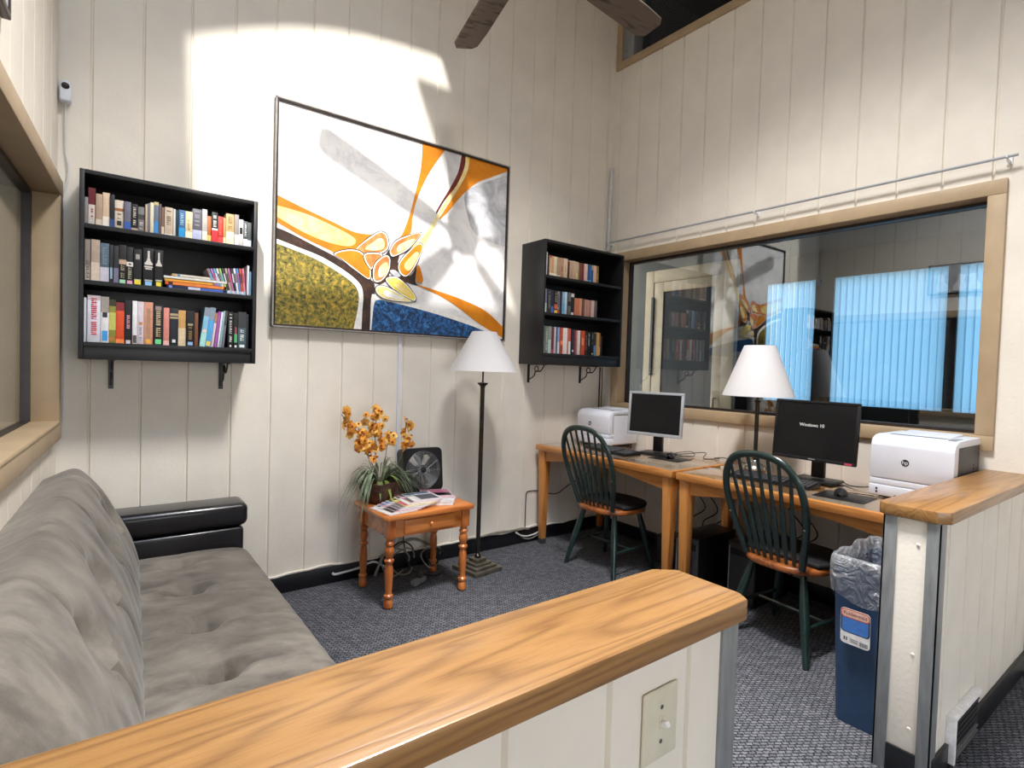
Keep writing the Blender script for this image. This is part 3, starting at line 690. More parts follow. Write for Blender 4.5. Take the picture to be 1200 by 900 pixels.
# bookcase over the sofa
AX0, AX1, AZ0, AZ1, AD = -3.640, -2.905, 1.36, 2.205, .26
fa = bookcase('wide black bookcase of three book rows on brackets above the sofa', AX0, AX1, AZ0, AZ1, AD, (.125, .615))
ya = -AD+.022
w3 = 'of bookcase above sofa'
r1 = [(13, .12, '#8f8a88', 'thin grey'), (26, .165, '#d8cfc6', 'dark red and white', [(.55, 1, '#6a1f28')], (.2, .45, '#a04048', .3)), (24, .142, '#b59a84', 'tan', [(0, .2, '#d8c8b4')]), (26, .155, '#d9bfa2', 'cream', [(0, .3, '#ece2d4')]),
      (17, .15, '#20242c', 'navy and black', [(0, .25, '#2b4a8a')]), (34, .131, '#ddd0bc', 'cream brown-banded', [(.62, .72, '#a8683c'), (.12, .28, '#2a2a30', .25)], (.32, .55, '#7a6a58', .4)), (26, .129, '#6f6c7c', 'grey-violet', [(0, .28, '#3c5fae')]),
      (26, .124, '#1a191b', 'black white-lettered', [(0, .1, '#b9a596')], (.2, .9, '#cfc4b4', .4)), (27, .117, '#807b7a', 'mottled grey', [(.5, .7, '#4a4648')], (.1, .4, '#d0c8c0', .5)), (9, .132, '#c9b49c', 'thin tan'), (10, .14, '#7c7c88', 'thin slate'),
      (15, .147, '#e8dfc0', 'thin ivory'), (18, .152, '#6d7c90', 'blue-grey', [(0, .4, '#3f8ad0'), (.9, 1, '#d8c88a')]), (11, .146, '#6b5c5c', 'thin brown-grey'), (12, .133, '#8a6a58', 'thin brown', [(0, .3, '#d9c6b0')]),
      (34, .136, '#d2c0a8', 'thick cream', [(0, .06, '#f0e6d8')], (.3, .9, '#8a7c6c', .5)), (10, .132, '#e9e2da', 'thin white'), (12, .13, '#143c4c', 'thin dark teal'), (27, .134, '#3f6f9c', 'blue', [(0, .35, '#2c9ad8')], (.45, .9, '#a8c4d8', .5)),
      (30, .132, '#d8c49c', 'sand-coloured', [(0, .25, '#efe2c4')], (.3, .7, '#9a7c50', .35)), (40, .153, '#55545c', 'thick charcoal', [(0, .32, '#aab0d0')], (.45, .95, '#8a8690', .5)), (22, .157, '#a8a49c', 'grey', [(0, .3, '#e8dcc0')]),
      (19, .128, '#a85c30', 'rust-brown', [(0, .25, '#f0b868')]), (26, .15, '#1a1c1e', 'black and red', [(0, .4, '#d83038'), (.4, .46, '#f0e0e0')], (.5, .9, '#d8d4cc', .5)), (24, .133, '#b8302c', 'red', [(0, .22, '#e84848')], (.3, .9, '#d86a50', .4)),
      (13, .132, '#b08a54', 'thin ochre', [(0, .25, '#f0dcb0')]), (37, .157, '#b59868', 'thick tan', [(0, .42, '#f4e4bc')], (.5, .92, '#907448', .5)), (20, .158, '#8c8480', 'warm grey', [(0, .35, '#e8e4f0')]), (20, .136, '#dcd8d4', 'white black-blotched', [(.45, .7, '#202020', .15)]),
      (20, .131, '#4a5052', 'dark grey white-lettered', [(0, .3, '#e0e8f0')], (.4, .92, '#d8dce0', .4)), (18, .128, '#4e5254', 'plain grey', [(0, .28, '#d8dce4')])]
tot = sum(s[0] for s in r1); sc = (AX1-AX0-.036-.006)/tot
row(r1, AX0+.0185, fa[0], ya, sc, 'top row '+w3, 'window end', 'books in the top row above the sofa')
r2 = [(22, .185, '#8e8278', 'grey-brown floral', [(0, .35, '#b8aea0', .1)], (.05, .5, '#5c5248', .5)), (32, .187, '#b09c8a', 'beige', [(0, .45, '#d8c6b4')]), (33, .177, '#566878', 'slate-blue and lilac', [(0, .38, '#cac6d4')], (.45, .9, '#7e909c', .5)), (15, .172, '#2a2e34', 'thin dark grey', [(.1, .4, '#8ab0cc', .2)]), (19, .17, '#2c2c2e', 'thin charcoal', [(0, .4, '#77728a')]),
      (28, .178, '#1d1c1c', 'black green-tagged', [(.0, .1, '#a8dcb4', .1), (.5, .62, '#c4a58c')], (.14, .48, '#a89c80', .5)), (26, .174, '#232323', 'black pink-tagged', [(0, .1, '#e8a4c0', .1), (.48, .6, '#e8e4da'), (.52, .56, '#232323', .3)], (.14, .46, '#b0a88c', .5)), (32, .167, '#1a1a1c', 'black yellow-tagged', [(.02, .13, '#f0d838', .12), (.13, .16, '#c8c4a8', .1), (.72, .86, '#a8a49c', .25)])]
sc2 = .00104
x = row(r2, AX0+.0205, fa[1], ya, sc2, 'middle row '+w3, 'window end', 'books in the middle row above the sofa')
bottle = [(.56, .62, '#d8d2cc', .14), (.62, .66, '#d8d2cc', .26), (.66, .72, '#d8d2cc', .34), (.72, .93, '#d8d2cc', .40)]
r2b = [(44, .18, '#18181a', 'black blue-tagged white-emblem', [(.02, .12, '#8cc4ec', .2), (.13, .17, '#b0b4b0', .15), (.49, .53, '#d8d2cc', .12), (.44, .475, '#d8d2cc', .2)]+bottle), (34, .176, '#18181a', 'black yellow-tagged white-emblem', [(.02, .13, '#f0d838', .2), (.15, .19, '#b8bca8', .12)]+bottle)]
x = row(r2b, x+.004, fa[1], ya, sc2, 'middle row '+w3, 'window end', 'books in the middle row above the sofa', 8)
def flat_book(x0, w, h, z, col, lab, edge=None, dy=0, d=.16):
    t = MB(); c = flat(col, .5)
    t.bb((0, 0, 0), (w, d, .0014), c); t.bb((0, 0, h-.0014), (w, d, h), c); t.bb((0, 0, 0), (w, .0016, h), c, .0004)
    t.bb((.003, .001, .001), (w-.003, d-.003, h-.001), M['paper'])
    if edge:
        for a, b, e in edge: t.bb((w*a, -.0006, h*.12), (w*b, .0005, h*.88), flat(e, .5))
    o = t.build('book'); o.location = (x0, ya+dy, z); tag(o, lab, 'book', 'books lying flat above the sofa'); return o
z = fa[1]+.0006
for w_, h_, col, lab, edge, dx, dy in ((.262, .016, '#1c2448', 'navy and blue book lying lowest of the flat stack above the sofa', [(.03, .08, '#7a90d8'), (.55, .93, '#4a66b8'), (.34, .54, '#c8d0e8')], .012, 0),
        (.268, .017, '#d8641c', 'orange-red book lying second from bottom of the flat stack', [(.05, .12, '#4a1a14'), (.12, .95, '#e8843c')], .004, .002), (.270, .013, '#ecc050', 'yellow book lying in the middle of the flat stack', [(.06, .99, '#f4a838')], .002, .004),
        (.275, .012, '#e6e4dc', 'white book lying second from top of the flat stack', None, -.002, .001), (.205, .013, '#dcd4c4', 'short white book topmost of the flat stack', [(0, .06, '#d8a468'), (.1, .16, '#6a90a8')], .034, .003)):
    flat_book(x+.004+dx, w_, h_, z, col, lab, edge, dy); z += h_+.0004
# leaning thin workbooks
cols = [('#8a7680', 'mauve-grey'), ('#b07cc0', 'lilac'), ('#6aa8d0', 'sky-blue'), ('#e0dcd8', 'white'), ('#9cc060', 'lime-striped'), ('#3c3c44', 'black'), ('#b8a890', 'khaki'), ('#c070a8', 'magenta'), ('#30343c', 'charcoal'), ('#e8e8ec', 'pale white'), ('#5a8ccc', 'mid-blue'), ('#d86048', 'red'), ('#e490a0', 'pink')]
x2 = AX0+.0185+.528
lw_ = [.0125]+[.0095]*12
end = AX1-.018-.028
xs = end-sum(lw_)-.012
for i, (c, nm) in enumerate(cols):
    ln = -22+i*1.45
    book(xs+.0, lw_[i], .122+.0012*i, fa[1]+max(0, math.sin(math.radians(-ln))*0), ya+.002, .15, c, [(0, .12, '#e8c8d8' if i % 2 else '#88c4d8'), (.45, .8, rnd.choice(['#e8e0e8', '#3a3440', '#c84c78', '#6ab0d8']), .2)], ln, 'thin %s workbook leaning in the middle row above sofa, %s of thirteen' % (nm, ORD[i]), 'leaning workbooks above the sofa')
    xs += lw_[i]+.0009
for i, (c, nm) in enumerate((('#e4ecf4', 'upright white'), ('#8ab4dc', 'upright pale blue'))):
    book(AX1-.018-.0245+i*.012, .0095, .155-.03*i, fa[1], ya, .15, c, (), 0, 'thin %s workbook standing at the painting end above the sofa' % nm, 'leaning workbooks above the sofa')
r3 = [(12, .2, '#dcdce4', 'thin white'), (47, .212, '#dedde8', 'thick white red-lettered', [(.9, 1, '#c4b8bc')], (.15, .95, '#c8243c', .42)), (30, .21, '#ece8ea', 'grey, white and blue', [(.66, 1, '#a89c94'), (.55, .66, '#2c2c38', .2), (.04, .26, '#3c9ce0', .15)]), (25, .2, '#8c8a38', 'olive and yellow', [(.3, .7, '#c8c468'), (.85, 1, '#3c3a24'), (.04, .14, '#b07a38')]),
      (31, .19, '#e0522a', 'orange-red', [(.8, 1, '#8c2c34'), (0, .1, '#f88a48')]), (29, .203, '#19181a', 'black pink-titled', [(0, .08, '#d8c8d0', .2)], (.34, .66, '#e8a4b4', .4)), (19, .202, '#ecebee', 'plain white', [(.02, .2, '#55484a', .1)]), (25, .201, '#d6c8cc', 'pale lilac', [(.45, .52, '#c8884c', .2)], (.08, .4, '#8c94b0', .35)),
      (36, .202, '#d0947a', 'salmon and tan', [(.15, .85, '#b08868', .3), (.02, .12, '#f0b038', .25)]), (40, .193, '#18191a', 'thick black gold-lettered', [(.02, .14, '#78d890', .2), (.86, .96, '#a08c88', .2)], (.2, .85, '#cbb78c', .45)), (25, .182, '#d88a7c', 'coral pink', [(0, .12, '#f0b8b4')]),
      (35, .182, '#1c242c', 'dark navy tan-banded', [(.72, .77, '#b8a47c'), (.8, .86, '#b8a47c'), (.08, .16, '#e4e8e8', .3)]), (32, .175, '#c89a5c', 'tan', [(0, .5, '#dcc4a0')]), (35, .175, '#151516', 'black brown-lettered', [(.03, .12, '#90b8e4', .2), (.58, .64, '#a89c7c', .2)], (.18, .55, '#8c6c3c', .4)), (16, .168, '#7a4a34', 'thin brown')]
sc3 = .00104
x = row(r3, AX0+.0195, fa[2], ya, sc3, 'bottom row '+w3, 'window end', 'books in the bottom row above the sofa', depth=.17)
for i, (c, nm, wd, h_, bands) in enumerate((('#84bcd8', 'pale blue', .024, .198, [(.36, .44, '#e8d4c4', .1), (0, .35, '#a8dcd8'), (.78, 1, '#8c98a4')]), ('#58a8e0', 'bright blue', .024, .2, [(.02, .14, '#e8d060', .1), (.68, 1, '#8898a8')]), ('#dcc8d4', 'pale pink', .011, .175, [(.7, 1, '#b07c60')]), ('#8c4490', 'purple', .015, .183, [(0, .9, '#a860a8', .3)]), ('#e4e4ea', 'thin white', .008, .182, ()), ('#8ab0bc', 'grey-blue', .009, .188, ()), ('#7c7884', 'slate grey', .011, .19, [(.6, 1, '#4a4644')]))):
    book(x+.004, wd, h_, fa[2], ya, .16, c, bands, 7-i*.3, '%s book leaning in the bottom row above the sofa, %s of seven' % (nm, ORD[i]), 'leaning books in the bottom row above the sofa'); x += wd+.0014
x += .022
r3b = [(26, .186, '#141415', 'black white-titled', [(.03, .08, '#f0f0f0', .35)], (.16, .95, '#e0dcd8', .4)), (20, .182, '#171716', 'black and green', [(.16, .4, '#4cb070', .15), (.4, .6, '#a8485c', .3), (.02, .08, '#e8e8e8', .25)]), (38, .19, '#4c646a', 'teal-grey thick', [(.56, 1, '#3a3c40'), (.03, .1, '#e4ecec', .2)], (.16, .52, '#e0e8e8', .45)), (12, .18, '#2a2c32', 'thin black')]
rem = (AX1-.018-.001-x)/sum(s[0] for s in r3b)
row(r3b, x, fa[2], ya, min(rem, .00104), 'bottom row '+w3, 'leaning blue books', 'books in the bottom row above the sofa', depth=.17)

# bookcase above the desk
BX0, BX1, BZ0, BZ1, BD = -.955, -.10, 1.415, 2.335, .275
fb = bookcase('black bookcase on scrolled brackets in the corner above the computer desk', BX0, BX1, BZ0, BZ1, BD, (.10, .66))
yb_ = -BD+.024
wB = 'of bookcase above desk'
q1 = [(25, .17, '#2c2c34', 'thin black'), (25, .172, '#dcd8e0', 'thin white'), (20, .165, '#1a1418', 'thin dark'), (30, .15, '#c8a684', 'tan red-edged', [(0, .15, '#e8dcc8'), (.9, 1, '#a85440')]), (30, .15, '#c89474', 'salmon-tan', [(0, .15, '#e8dcc8')]), (44, .148, '#d2c8a4', 'cream', [(0, .15, '#ece4d0')]), (42, .146, '#a88c74', 'brown-tan', [(0, .1, '#d0bca4')]), (50, .148, '#b48a74', 'pinkish tan', [(.3, .6, '#8c5c4c', .4)]), (60, .15, '#d4bca0', 'wide cream', [(.3, .7, '#b89880', .4)]),
      (22, .13, '#4a342c', 'thin dark brown'), (42, .142, '#b89c84', 'sand'), (36, .142, '#c4a890', 'light tan'), (44, .14, '#c8ac88', 'yellow-tan', [(.1, .4, '#e0c478', .3)]), (26, .136, '#b09080', 'thin taupe'), (32, .136, '#6c4a3c', 'chocolate'), (36, .14, '#7a2c28', 'maroon'), (44, .138, '#dcb8b0', 'pale pink'), (32, .138, '#2c5c90', 'navy blue', [(0, .12, '#68b0d8')]), (30, .138, '#3468a0', 'royal blue', [(0, .12, '#68b0d8')]), (28, .138, '#305c98', 'blue tan-topped', [(.72, 1, '#c0a478')]), (42, .137, '#dcb8a4', 'peach'), (40, .137, '#8c6c34', 'olive-brown', [(.2, .6, '#b08c4c', .3)])]
scB = .00074
row(q1, BX0+.019, fb[0], yb_, scB, 'top row '+wB, 'painting end', 'books in the top row above the desk')
q2 = [(14, .15, '#1a1a1e', 'thin black'), (46, .175, '#8a88b0', 'lilac and pale teal', [(0, .4, '#c4dcd8')]), (50, .172, '#3a3c3c', 'dark grey', (), (.2, .9, '#7c8078', .4)), (44, .17, '#2c3048', 'dark navy', [(0, .3, '#5a6cb8')]), (40, .168, '#402c2c', 'black red-banded', [(.2, .4, '#d87048'), (.02, .14, '#ecd050')], (.5, .9, '#a8a898', .4)), (38, .168, '#8a9490', 'grey', [(0, .2, '#b0545c')], (.3, .9, '#3c4444', .5)), (30, .166, '#3c3040', 'dark plum'), (34, .168, '#86b4d8', 'sky-blue', [(.1, .5, '#58a0d8', .2)]), (34, .17, '#c0d8e4', 'pale blue'), (12, .165, '#22242a', 'thin charcoal'),
      (44, .172, '#6c6c6c', 'mid grey', [(.4, .6, '#2c2c2c')]), (52, .175, '#26262a', 'black white-ended', [(.8, .95, '#dcdcd8', .1), (0, .12, '#ecdcdc', .15)]), (70, .135, '#cc7c58', 'orange-salmon'), (34, .137, '#d89c84', 'light salmon'), (38, .135, '#7c5044', 'brown'), (40, .136, '#c4a08c', 'tan'), (36, .134, '#c49488', 'dusty pink'), (30, .132, '#a87c70', 'rosy brown'), (40, .134, '#dcb8ac', 'pale peach'), (42, .134, '#6a6468', 'slate')]
row(q2, BX0+.019, fb[1], yb_, scB, 'middle row '+wB, 'painting end', 'books in the middle row above the desk')
q3 = [(14, .2, '#2c2c34', 'thin black'), (30, .205, '#d8dce0', 'thin white'), (40, .2, '#707c70', 'grey-green', (), (.1, .9, '#b8c0b0', .5)), (46, .2, '#b4d0d0', 'pale teal', [(.5, 1, '#8c9c94')]), (38, .198, '#6c2c38', 'dark red', [(0, .15, '#a84858')]), (27, .2, '#c4c0c4', 'pale grey'), (26, .2, '#1c2c5c', 'deep navy', [(0, .4, '#405468')]), (27, .2, '#8cacd8', 'light blue', [(0, .45, '#d8dce4')]), (38, .2, '#b8543c', 'brick red', [(.35, .5, '#f0885c', .1), (.1, .3, '#905038')]), (34, .2, '#e8dcd8', 'off-white'), (26, .2, '#ece8e8', 'plain white'), (22, .2, '#d88460', 'thin orange'), (30, .198, '#d06058', 'red and white', [(0, .5, '#e8e8f0')]), (12, .195, '#26263c', 'thin indigo'),
      (38, .195, '#2c3034', 'charcoal', [(.1, .18, '#c8c8c8', .2)]), (28, .192, '#8c3848', 'wine red'), (26, .19, '#c07c88', 'dusky pink'), (42, .19, '#e4dcd4', 'cream-white'), (8, .18, '#442c24', 'very thin brown'), (62, .192, '#cc5434', 'thick orange-red', [(.4, .7, '#e88c68', .25)]), (34, .188, '#3c2c28', 'dark brown', (), (.2, .9, '#b0645c', .4)), (44, .185, '#1c2426', 'black teal-lettered', (), (.4, .95, '#9cb4b0', .4)), (44, .185, '#18191a', 'black', [(.05, .1, '#e0c888', .3)], (.5, .95, '#707c7c', .4)), (40, .18, '#34302c', 'blue-based dark', [(0, .45, '#5c80b0')]), (38, .186, '#c89c5c', 'golden tan'), (38, .184, '#8c6438', 'caramel', [(.05, .4, '#d0b080', .2)]), (28, .16, '#2c1c14', 'very dark brown')]
row(q3, BX0+.019, fb[2], yb_, scB, 'bottom row '+wB, 'painting end', 'books in the bottom row above the desk', depth=.15)

# ------------------------------------------------------------------ sofa
def slab(y0, y1, cx, cz, hx, hz, ang, dimples, mat, r=.06, ny=220, nsec=130, puff=.02, shear=0):
    """soft rectangular cushion running along y; section in x-z rotated by ang; dimples (y, u, depth, radius) on its +w side"""
    ca, sa = math.cos(ang), math.sin(ang); rows = []
    sec = []
    dense = []
    for k in range(4001):      # superellipse section, resampled to even steps
        a = 2*PI*k/4000; c, s_ = math.cos(a), math.sin(a); e = .32
        dense.append((hx*math.copysign(abs(c)**e, c), hz*math.copysign(abs(s_)**e, s_)))
    acc = [0]
    for k in range(4000): acc.append(acc[-1]+math.dist(dense[k], dense[k+1]))
    j_ = 0
    for k in range(nsec):
        tgt = acc[-1]*k/nsec
        while acc[j_+1] < tgt: j_ += 1
        sec.append(dense[j_])
    L = y1-y0
    for j in range(ny+1):
        t = j/ny
        tt = .5-.5*math.cos(PI*t); y = y0+L*(.5*t+.5*tt)
        dist = min(y-y0, y1-y); k = 1 if dist > r else math.sqrt(max(0, 1-((r-dist)/r)**2))
        ring = []
        for u, w in sec:
            uu = u-(1-k)*r*math.copysign(1, u) if abs(u) > r else u*k; ww = w-(1-k)*min(r, hz*.95)*math.copysign(1, w) if abs(w) > hz*.3 else w*k
            if w > hz*.5:
                ww += puff*(1-(u/hx)**2)*min(1, dist/.15)
                for (dy, du, dd, dr) in dimples:
                    q = ((y-dy)**2 + (u-du)**2)/dr**2
                    if q < 9:
                        ww -= dd*math.exp(-q*1.2)
                    # radiating creases
                    ww -= dd*.36*math.exp(-((y-dy-.02*math.sin(u*11))/.016)**2)*math.exp(-((u-du)/(dr*3.4))**2)
                    ww -= dd*.10*math.exp(-((y-dy-.05-.03*math.sin(u*9+dy*7))/.010)**2)*math.exp(-((u-du)/(dr*3))**2)
                ww += .0022*math.sin(y*46+u*7+3*math.sin(u*9))*math.exp(-((abs(u)-hx*.5)/(hx*.5))**2)
            ring.append((cx+shear*(y-y1)+uu*ca-ww*sa, y, cz+uu*sa+ww*ca))
        rows.append(ring)
    mb = MB(); mb.grid(rows, mat, closed_u=True)
    n = len(rows[0]); mb.f.append(list(range(n))); mb.m.append(0); mb.sm.append(True)
    o = (len(rows)-1)*n; mb.f.append([o+i for i in range(n)][::-1]); mb.m.append(0); mb.sm.append(True)
    return mb
SY0, SY1 = -2.42, -.275
t = thing('sofa', 'taupe suede tufted sofa with a black leather arm under the window', 'sofa', (0, 0, 0))
slab(SY0+.22, SY1, -3.30, .325, .365, .095, 0, [(y, .03, .085, .052) for y in (-.52, -.86, -1.22, -1.58, -1.94)], M['suede'], puff=.03).build('seat_cushion', t, sharp=60)
ang = math.radians(108)
slab(SY0+.02, SY1+.0, -3.600, .60, .285, .105, math.radians(180-66-180), [(y, -.06, .075, .065) for y in (-.55, -.95, -1.36, -1.78)], M['suede'], r=.09, puff=.035, shear=.045).build('back_cushion', t, sharp=60)
for y0, y1 in ((SY1+.012, -.062), (SY0, SY0+.205)):
    xb = -3.60 if y1 > -1 else -3.30
    m = MB(); m.bb((xb, y0, .11), (-2.945, y1, .505), M['leather'], .02, seg=3); a = m.build('arm', t)
    m = MB(); m.bb((xb, y0-.006, .508), (-2.925, y1+.004, .628), M['leather'], .034, seg=4); m.build('arm_pad', a)
m = MB(); m.bb((-3.63, SY0+.2, .10), (-2.99, SY1+.012, .235), M['leather'], .012); m.build('base_frame', t)
for x in (-3.55, -3.02):
    for y in (SY0+.1, -.17): MB().lathe([(.02, 0), (.028, .11)], M['black_pl'], 12, T(x, y, 0)).build('leg', t)

# ------------------------------------------------------------------ end table
t = thing('end_table', 'small orange pine end table with turned legs against the panelled wall', 'table', (-2.0, -.35, 0))
TW, TD, TH = .60, .47, .535
MB().prism([(-TW/2+.02, -TD/2), (TW/2-.02, -TD/2), (TW/2, -TD/2+.02), (TW/2, TD/2-.02), (TW/2-.02, TD/2), (-TW/2+.02, TD/2), (-TW/2, TD/2-.02), (-TW/2, -TD/2+.02)], TH-.026, TH, M['pine'], bevel=.007).build('tabletop', t)
lx, ly = TW/2-.055, TD/2-.05
for a, b in (((-lx, -ly-.012, TH-.135), (lx, -ly+.006, TH-.026)), ((-lx, ly-.006, TH-.135), (lx, ly+.012, TH-.026)), ((-lx-.012, -ly, TH-.135), (-lx+.006, ly, TH-.026)), ((lx-.006, -ly, TH-.135), (lx+.012, ly, TH-.026))):
    MB().bb(a, b, M['pine'], .002).build('apron', t)
d = MB().bb((-.165, -ly-.026, TH-.118), (.165, -ly-.010, TH-.040), M['pine'], .004).build('drawer', t)
MB().lathe([(.006, 0), (.007, .008), (.013, .014), (.014, .02), (.009, .026), (.001, .028)], M['pine_leg'], 16, T(0, -ly-.026, TH-.078) @ R(90, 'X')).build('knob', d)
prof = [(.018, 0), (.025, .008), (.027, .03), (.022, .05), (.018, .056), (.026, .064), (.027, .076), (.019, .084), (.018, .09), (.021, .12), (.025, .19), (.023, .235), (.019, .25), (.018, .256), (.027, .266), (.028, .276), (.019, .286), (.021, .295), (.027, .315), (.028, .33), (.022, .35), (.017, .356), (.026, .364), (.026, .374), (.018, .384), (.022, .392), (.022, .402)]
for sx in (-1, 1):
    for sy in (-1, 1):
        m = MB(); m.lathe(prof, M['pine_leg'], 18, T(sx*lx, sy*ly, 0)); m.bb((sx*lx-.026, sy*ly-.026, .40), (sx*lx+.026, sy*ly+.026, TH-.026), M['pine_leg'], .003); m.build('leg', t)

# magazines on the end table
def magazine(cx, cy, z, rz, label, cover, spots, w=.20, d=.27, h=.006, tilt=0):
    m = MB(); m.bb((-w/2, -d/2, 0), (w/2, d/2, h*.8), M['white'], .0008); m.bb((-w/2-.0005, -d/2-.0005, h*.8), (w/2+.0005, d/2+.0005, h), flat(cover, .3), 0)
    for a, b, c_, d_, col in spots: m.bb((-w/2+w*a, -d/2+d*b, h), (-w/2+w*c_, -d/2+d*d_, h+.0003), flat(col, .3))
    o = m.build('magazine'); o.location = (cx, cy, z); o.rotation_euler = (math.radians(tilt), 0, math.radians(rz))
    tag(o, label, 'magazine', 'magazines fanned on the end table'); return o
zt = TH+.0008
covs = [('#dcd6da', 'pale mauve'), ('#e4dcd6', 'cream'), ('#d8a8b4', 'rose pink'), ('#dcd4e0', 'lilac-white'), ('#d0ccc8', 'light grey'), ('#e8d878', 'yellow-cornered'), ('#e4dcd4', 'ivory'), ('#e0bcc4', 'light pink'), ('#dcd8dc', 'off-white')]
for i, (c, nm) in enumerate(covs):
    magazine(-2.185+i*.027, -.450+i*.008, zt+i*.0046, 9-i*1.6, '%s magazine fanned on the end table, %s from the bottom' % (nm, ORD[i]), c,
             [(.06, .8, .9, .95, rnd.choice(['#a83048', '#f4f0ec', '#303038', '#4878a8'])), (.02, .1, .16, .6, rnd.choice(['#f0ece4', '#786870', '#d06078', '#38383e'])), (.3, .15, .92, .7, rnd.choice(['#5c5c64', '#e8e0d8', '#8894a8', '#c88494']))], w=.19, d=.215, h=.0043)
for k in range(3):
    magazine(-1.868+.003*(k % 3), -.385+.004*(k % 2), zt+.0+k*.0073, -25+k, 'plain white magazine under the dark-pictured one beside the fan, %s from the bottom' % ORD[k], '#e6e6e8', [], w=.185, d=.25, h=.007)
for i, (x_, y_, r_, c, nm) in enumerate(((-1.865, -.38, -24, '#e4e4e8', 'white'), (-1.858, -.375, -22, '#dde0e2', 'silver-white'), (-1.85, -.365, -19, '#d4b4c0', 'pink-edged dark-pictured'))):
    magazine(x_, y_, zt+.0222+i*.0056, r_, '%s magazine in the second pile beside the black fan' % nm, c, [(.04, .6, .96, .97, '#a8607c' if i == 2 else '#e8e8ea'), (.25, .3, .95, .62, '#26262c' if i == 2 else '#c8ccd0'), (.4, .38, .8, .54, '#c8d0d4')], w=.185, d=.25, h=.0052)

# ------------------------------------------------------------------ potted orchid
PX, PY = -2.185, -.235
t = thing('potted_orchid', 'orange artificial orchids with grassy leaves in a square brown pot on the end table', 'plant', (PX, PY, TH+.001))
rz = R(28, 'Z')
m = MB(); n = 10; rows = []
for z_, s_ in ((0, .058), (.004, .062), (.05, .074), (.115, .094), (.122, .100), (.128, .100), (.128, .088), (.10, .08)):
    ring = []
    for cx, cy in ((-1, -1), (1, -1), (1, 1), (-1, 1)):
        for q in range(4):
            a = math.atan2(cy, cx)-PI/4+q*PI/6; rr = s_*.18
            ring.append(rz @ Vector((cx*(s_-rr)+rr*math.cos(a), cy*(s_-rr)+rr*math.sin(a), z_)))
    rows.append(ring)
m.grid(rows, M['pot'], closed_u=True); m.f.append(list(range(16))[::-1]); m.m.append(0); m.sm.append(True)
m.build('flower_pot', t)
m = MB(); m.lathe([(.085, .098), (.07, .112), (.03, .12), (.001, .121)], M['moss'], 20, sx=1, sy=1, caps=False); m.build('pot_filling', t, fix=True)
r2_ = random.Random(11)
m = MB()
def blade(mb, a, reach, up, droop, wid, mat, z0=.115, r0=.02, off=(0, 0)):
    P = []; n = 12
    for k in range(n+1):
        s = k/n; rad = r0+reach*s; z = z0+up*s*(2-s)*1.0-droop*s**2.3
        P.append(Vector((off[0]+math.cos(a)*rad, off[1]+math.sin(a)*rad, z)))
    rows = []
    side = Vector((-math.sin(a), math.cos(a), 0))
    for k, p in enumerate(P):
        w = wid*(.6+.8*min(1, k/n*2))*(1-max(0, (k/n-.45)/.55)**1.5)+.0004
        rows.append([p-side*w, p+Vector((0, 0, -w*.35)), p+side*w])
    mb.grid(rows, mat); 
    rows = [[q+Vector((0, 0, -.0006)) for q in r[::-1]] for r in rows]; mb.grid(rows, mat)
for k in range(125):
    a = r2_.uniform(0, 2*PI); st = r2_.random()
    if math.sin(a) > .45 and st > .3: a = -a
    if -2.2 < a < -.7 or a > 4.0 and a < 5.5: a += 1.3 if r2_.random() < .4 else -1.5; st *= .8
    blade(m, a, .08+.17*st, .10+.10*r2_.random(), .05+.30*st, .0028, M['leaf'])
for k in range(26):   # spray hanging in front of the black fan
    blade(m, r2_.uniform(-.45, -.05), r2_.uniform(.22, .34), r2_.uniform(.08, .13), r2_.uniform(.16, .25), .003, M['leaf'])
m.build('grass_leaves', t, fix=False)
m = MB()
for a, re, up, dr in ((-1.2, .10, .07, .19), (-.5, .13, .07, .12), (-1.9, .11, .06, .14), (-2.7, .12, .08, .12), (.3, .1, .07, .09), (-.9, .12, .1, .1)):
    blade(m, a, re, up, dr, .012, M['leaf2'], r0=.015)
m.build('broad_leaves', t, fix=False)
stems = [[(0, 0, .11), (-.06, -.01, .26), (-.14, -.02, .42), (-.255, -.03, .545)], [(0, 0, .11), (-.03, 0, .30), (-.025, .01, .45), (-.02, .01, .575)], [(.01, 0, .11), (.03, -.01, .24), (.045, -.01, .35), (.08, -.015, .42)], [(.02, 0, .11), (.13, .02, .22), (.18, .03, .34), (.185, .03, .48)], [(-.01, 0, .11), (-.07, 0, .27), (-.11, 0, .38), (-.14, 0, .46)]]
for s in stems: MB().tube(smooth(s, 6), .0022, M['stem'], 6).build('flower_stem', t)
def blossom_mesh(mat, nm):
    m = MB()
    for k in range(5):
        a = 2*PI*k/5; w = .011 if k else .014; L = .022
        mx = R(math.degrees(a), 'Z') @ R(24, 'Y'); rows = []
        for q in range(6):
            s = q/5; ww = w*math.sin(PI*min(1, .12+s*.86))*.9; rows.append([mx @ Vector((L*s, -ww, .003*s)), mx @ Vector((L*s, 0, .0015)), mx @ Vector((L*s, ww, .003*s))])
        m.grid(rows, mat); m.grid([[p+Vector((0, 0, -.0006)) for p in r[::-1]] for r in rows], mat)
    m.lathe([(.001, -.002), (.005, .002), (.0055, .006), (.002, .011)], M['petal_c'], 8)
    o = m.build(nm, fix=False); return o
protos = [blossom_mesh(M['petal'], 'blossom'), blossom_mesh(M['petal2'], 'blossom')]
first = [True, True]
def bloom(p, k):
    if first[k]: o = protos[k]; first[k] = False
    else: o = protos[k].copy(); COL.objects.link(o)
    o.parent = t; o.location = p; s = r2_.uniform(1.0, 1.45); o.scale = (s, s, s)
    o.rotation_euler = (math.radians(r2_.uniform(40, 120)), r2_.uniform(-.5, .5), r2_.uniform(-1.2, 1.0))
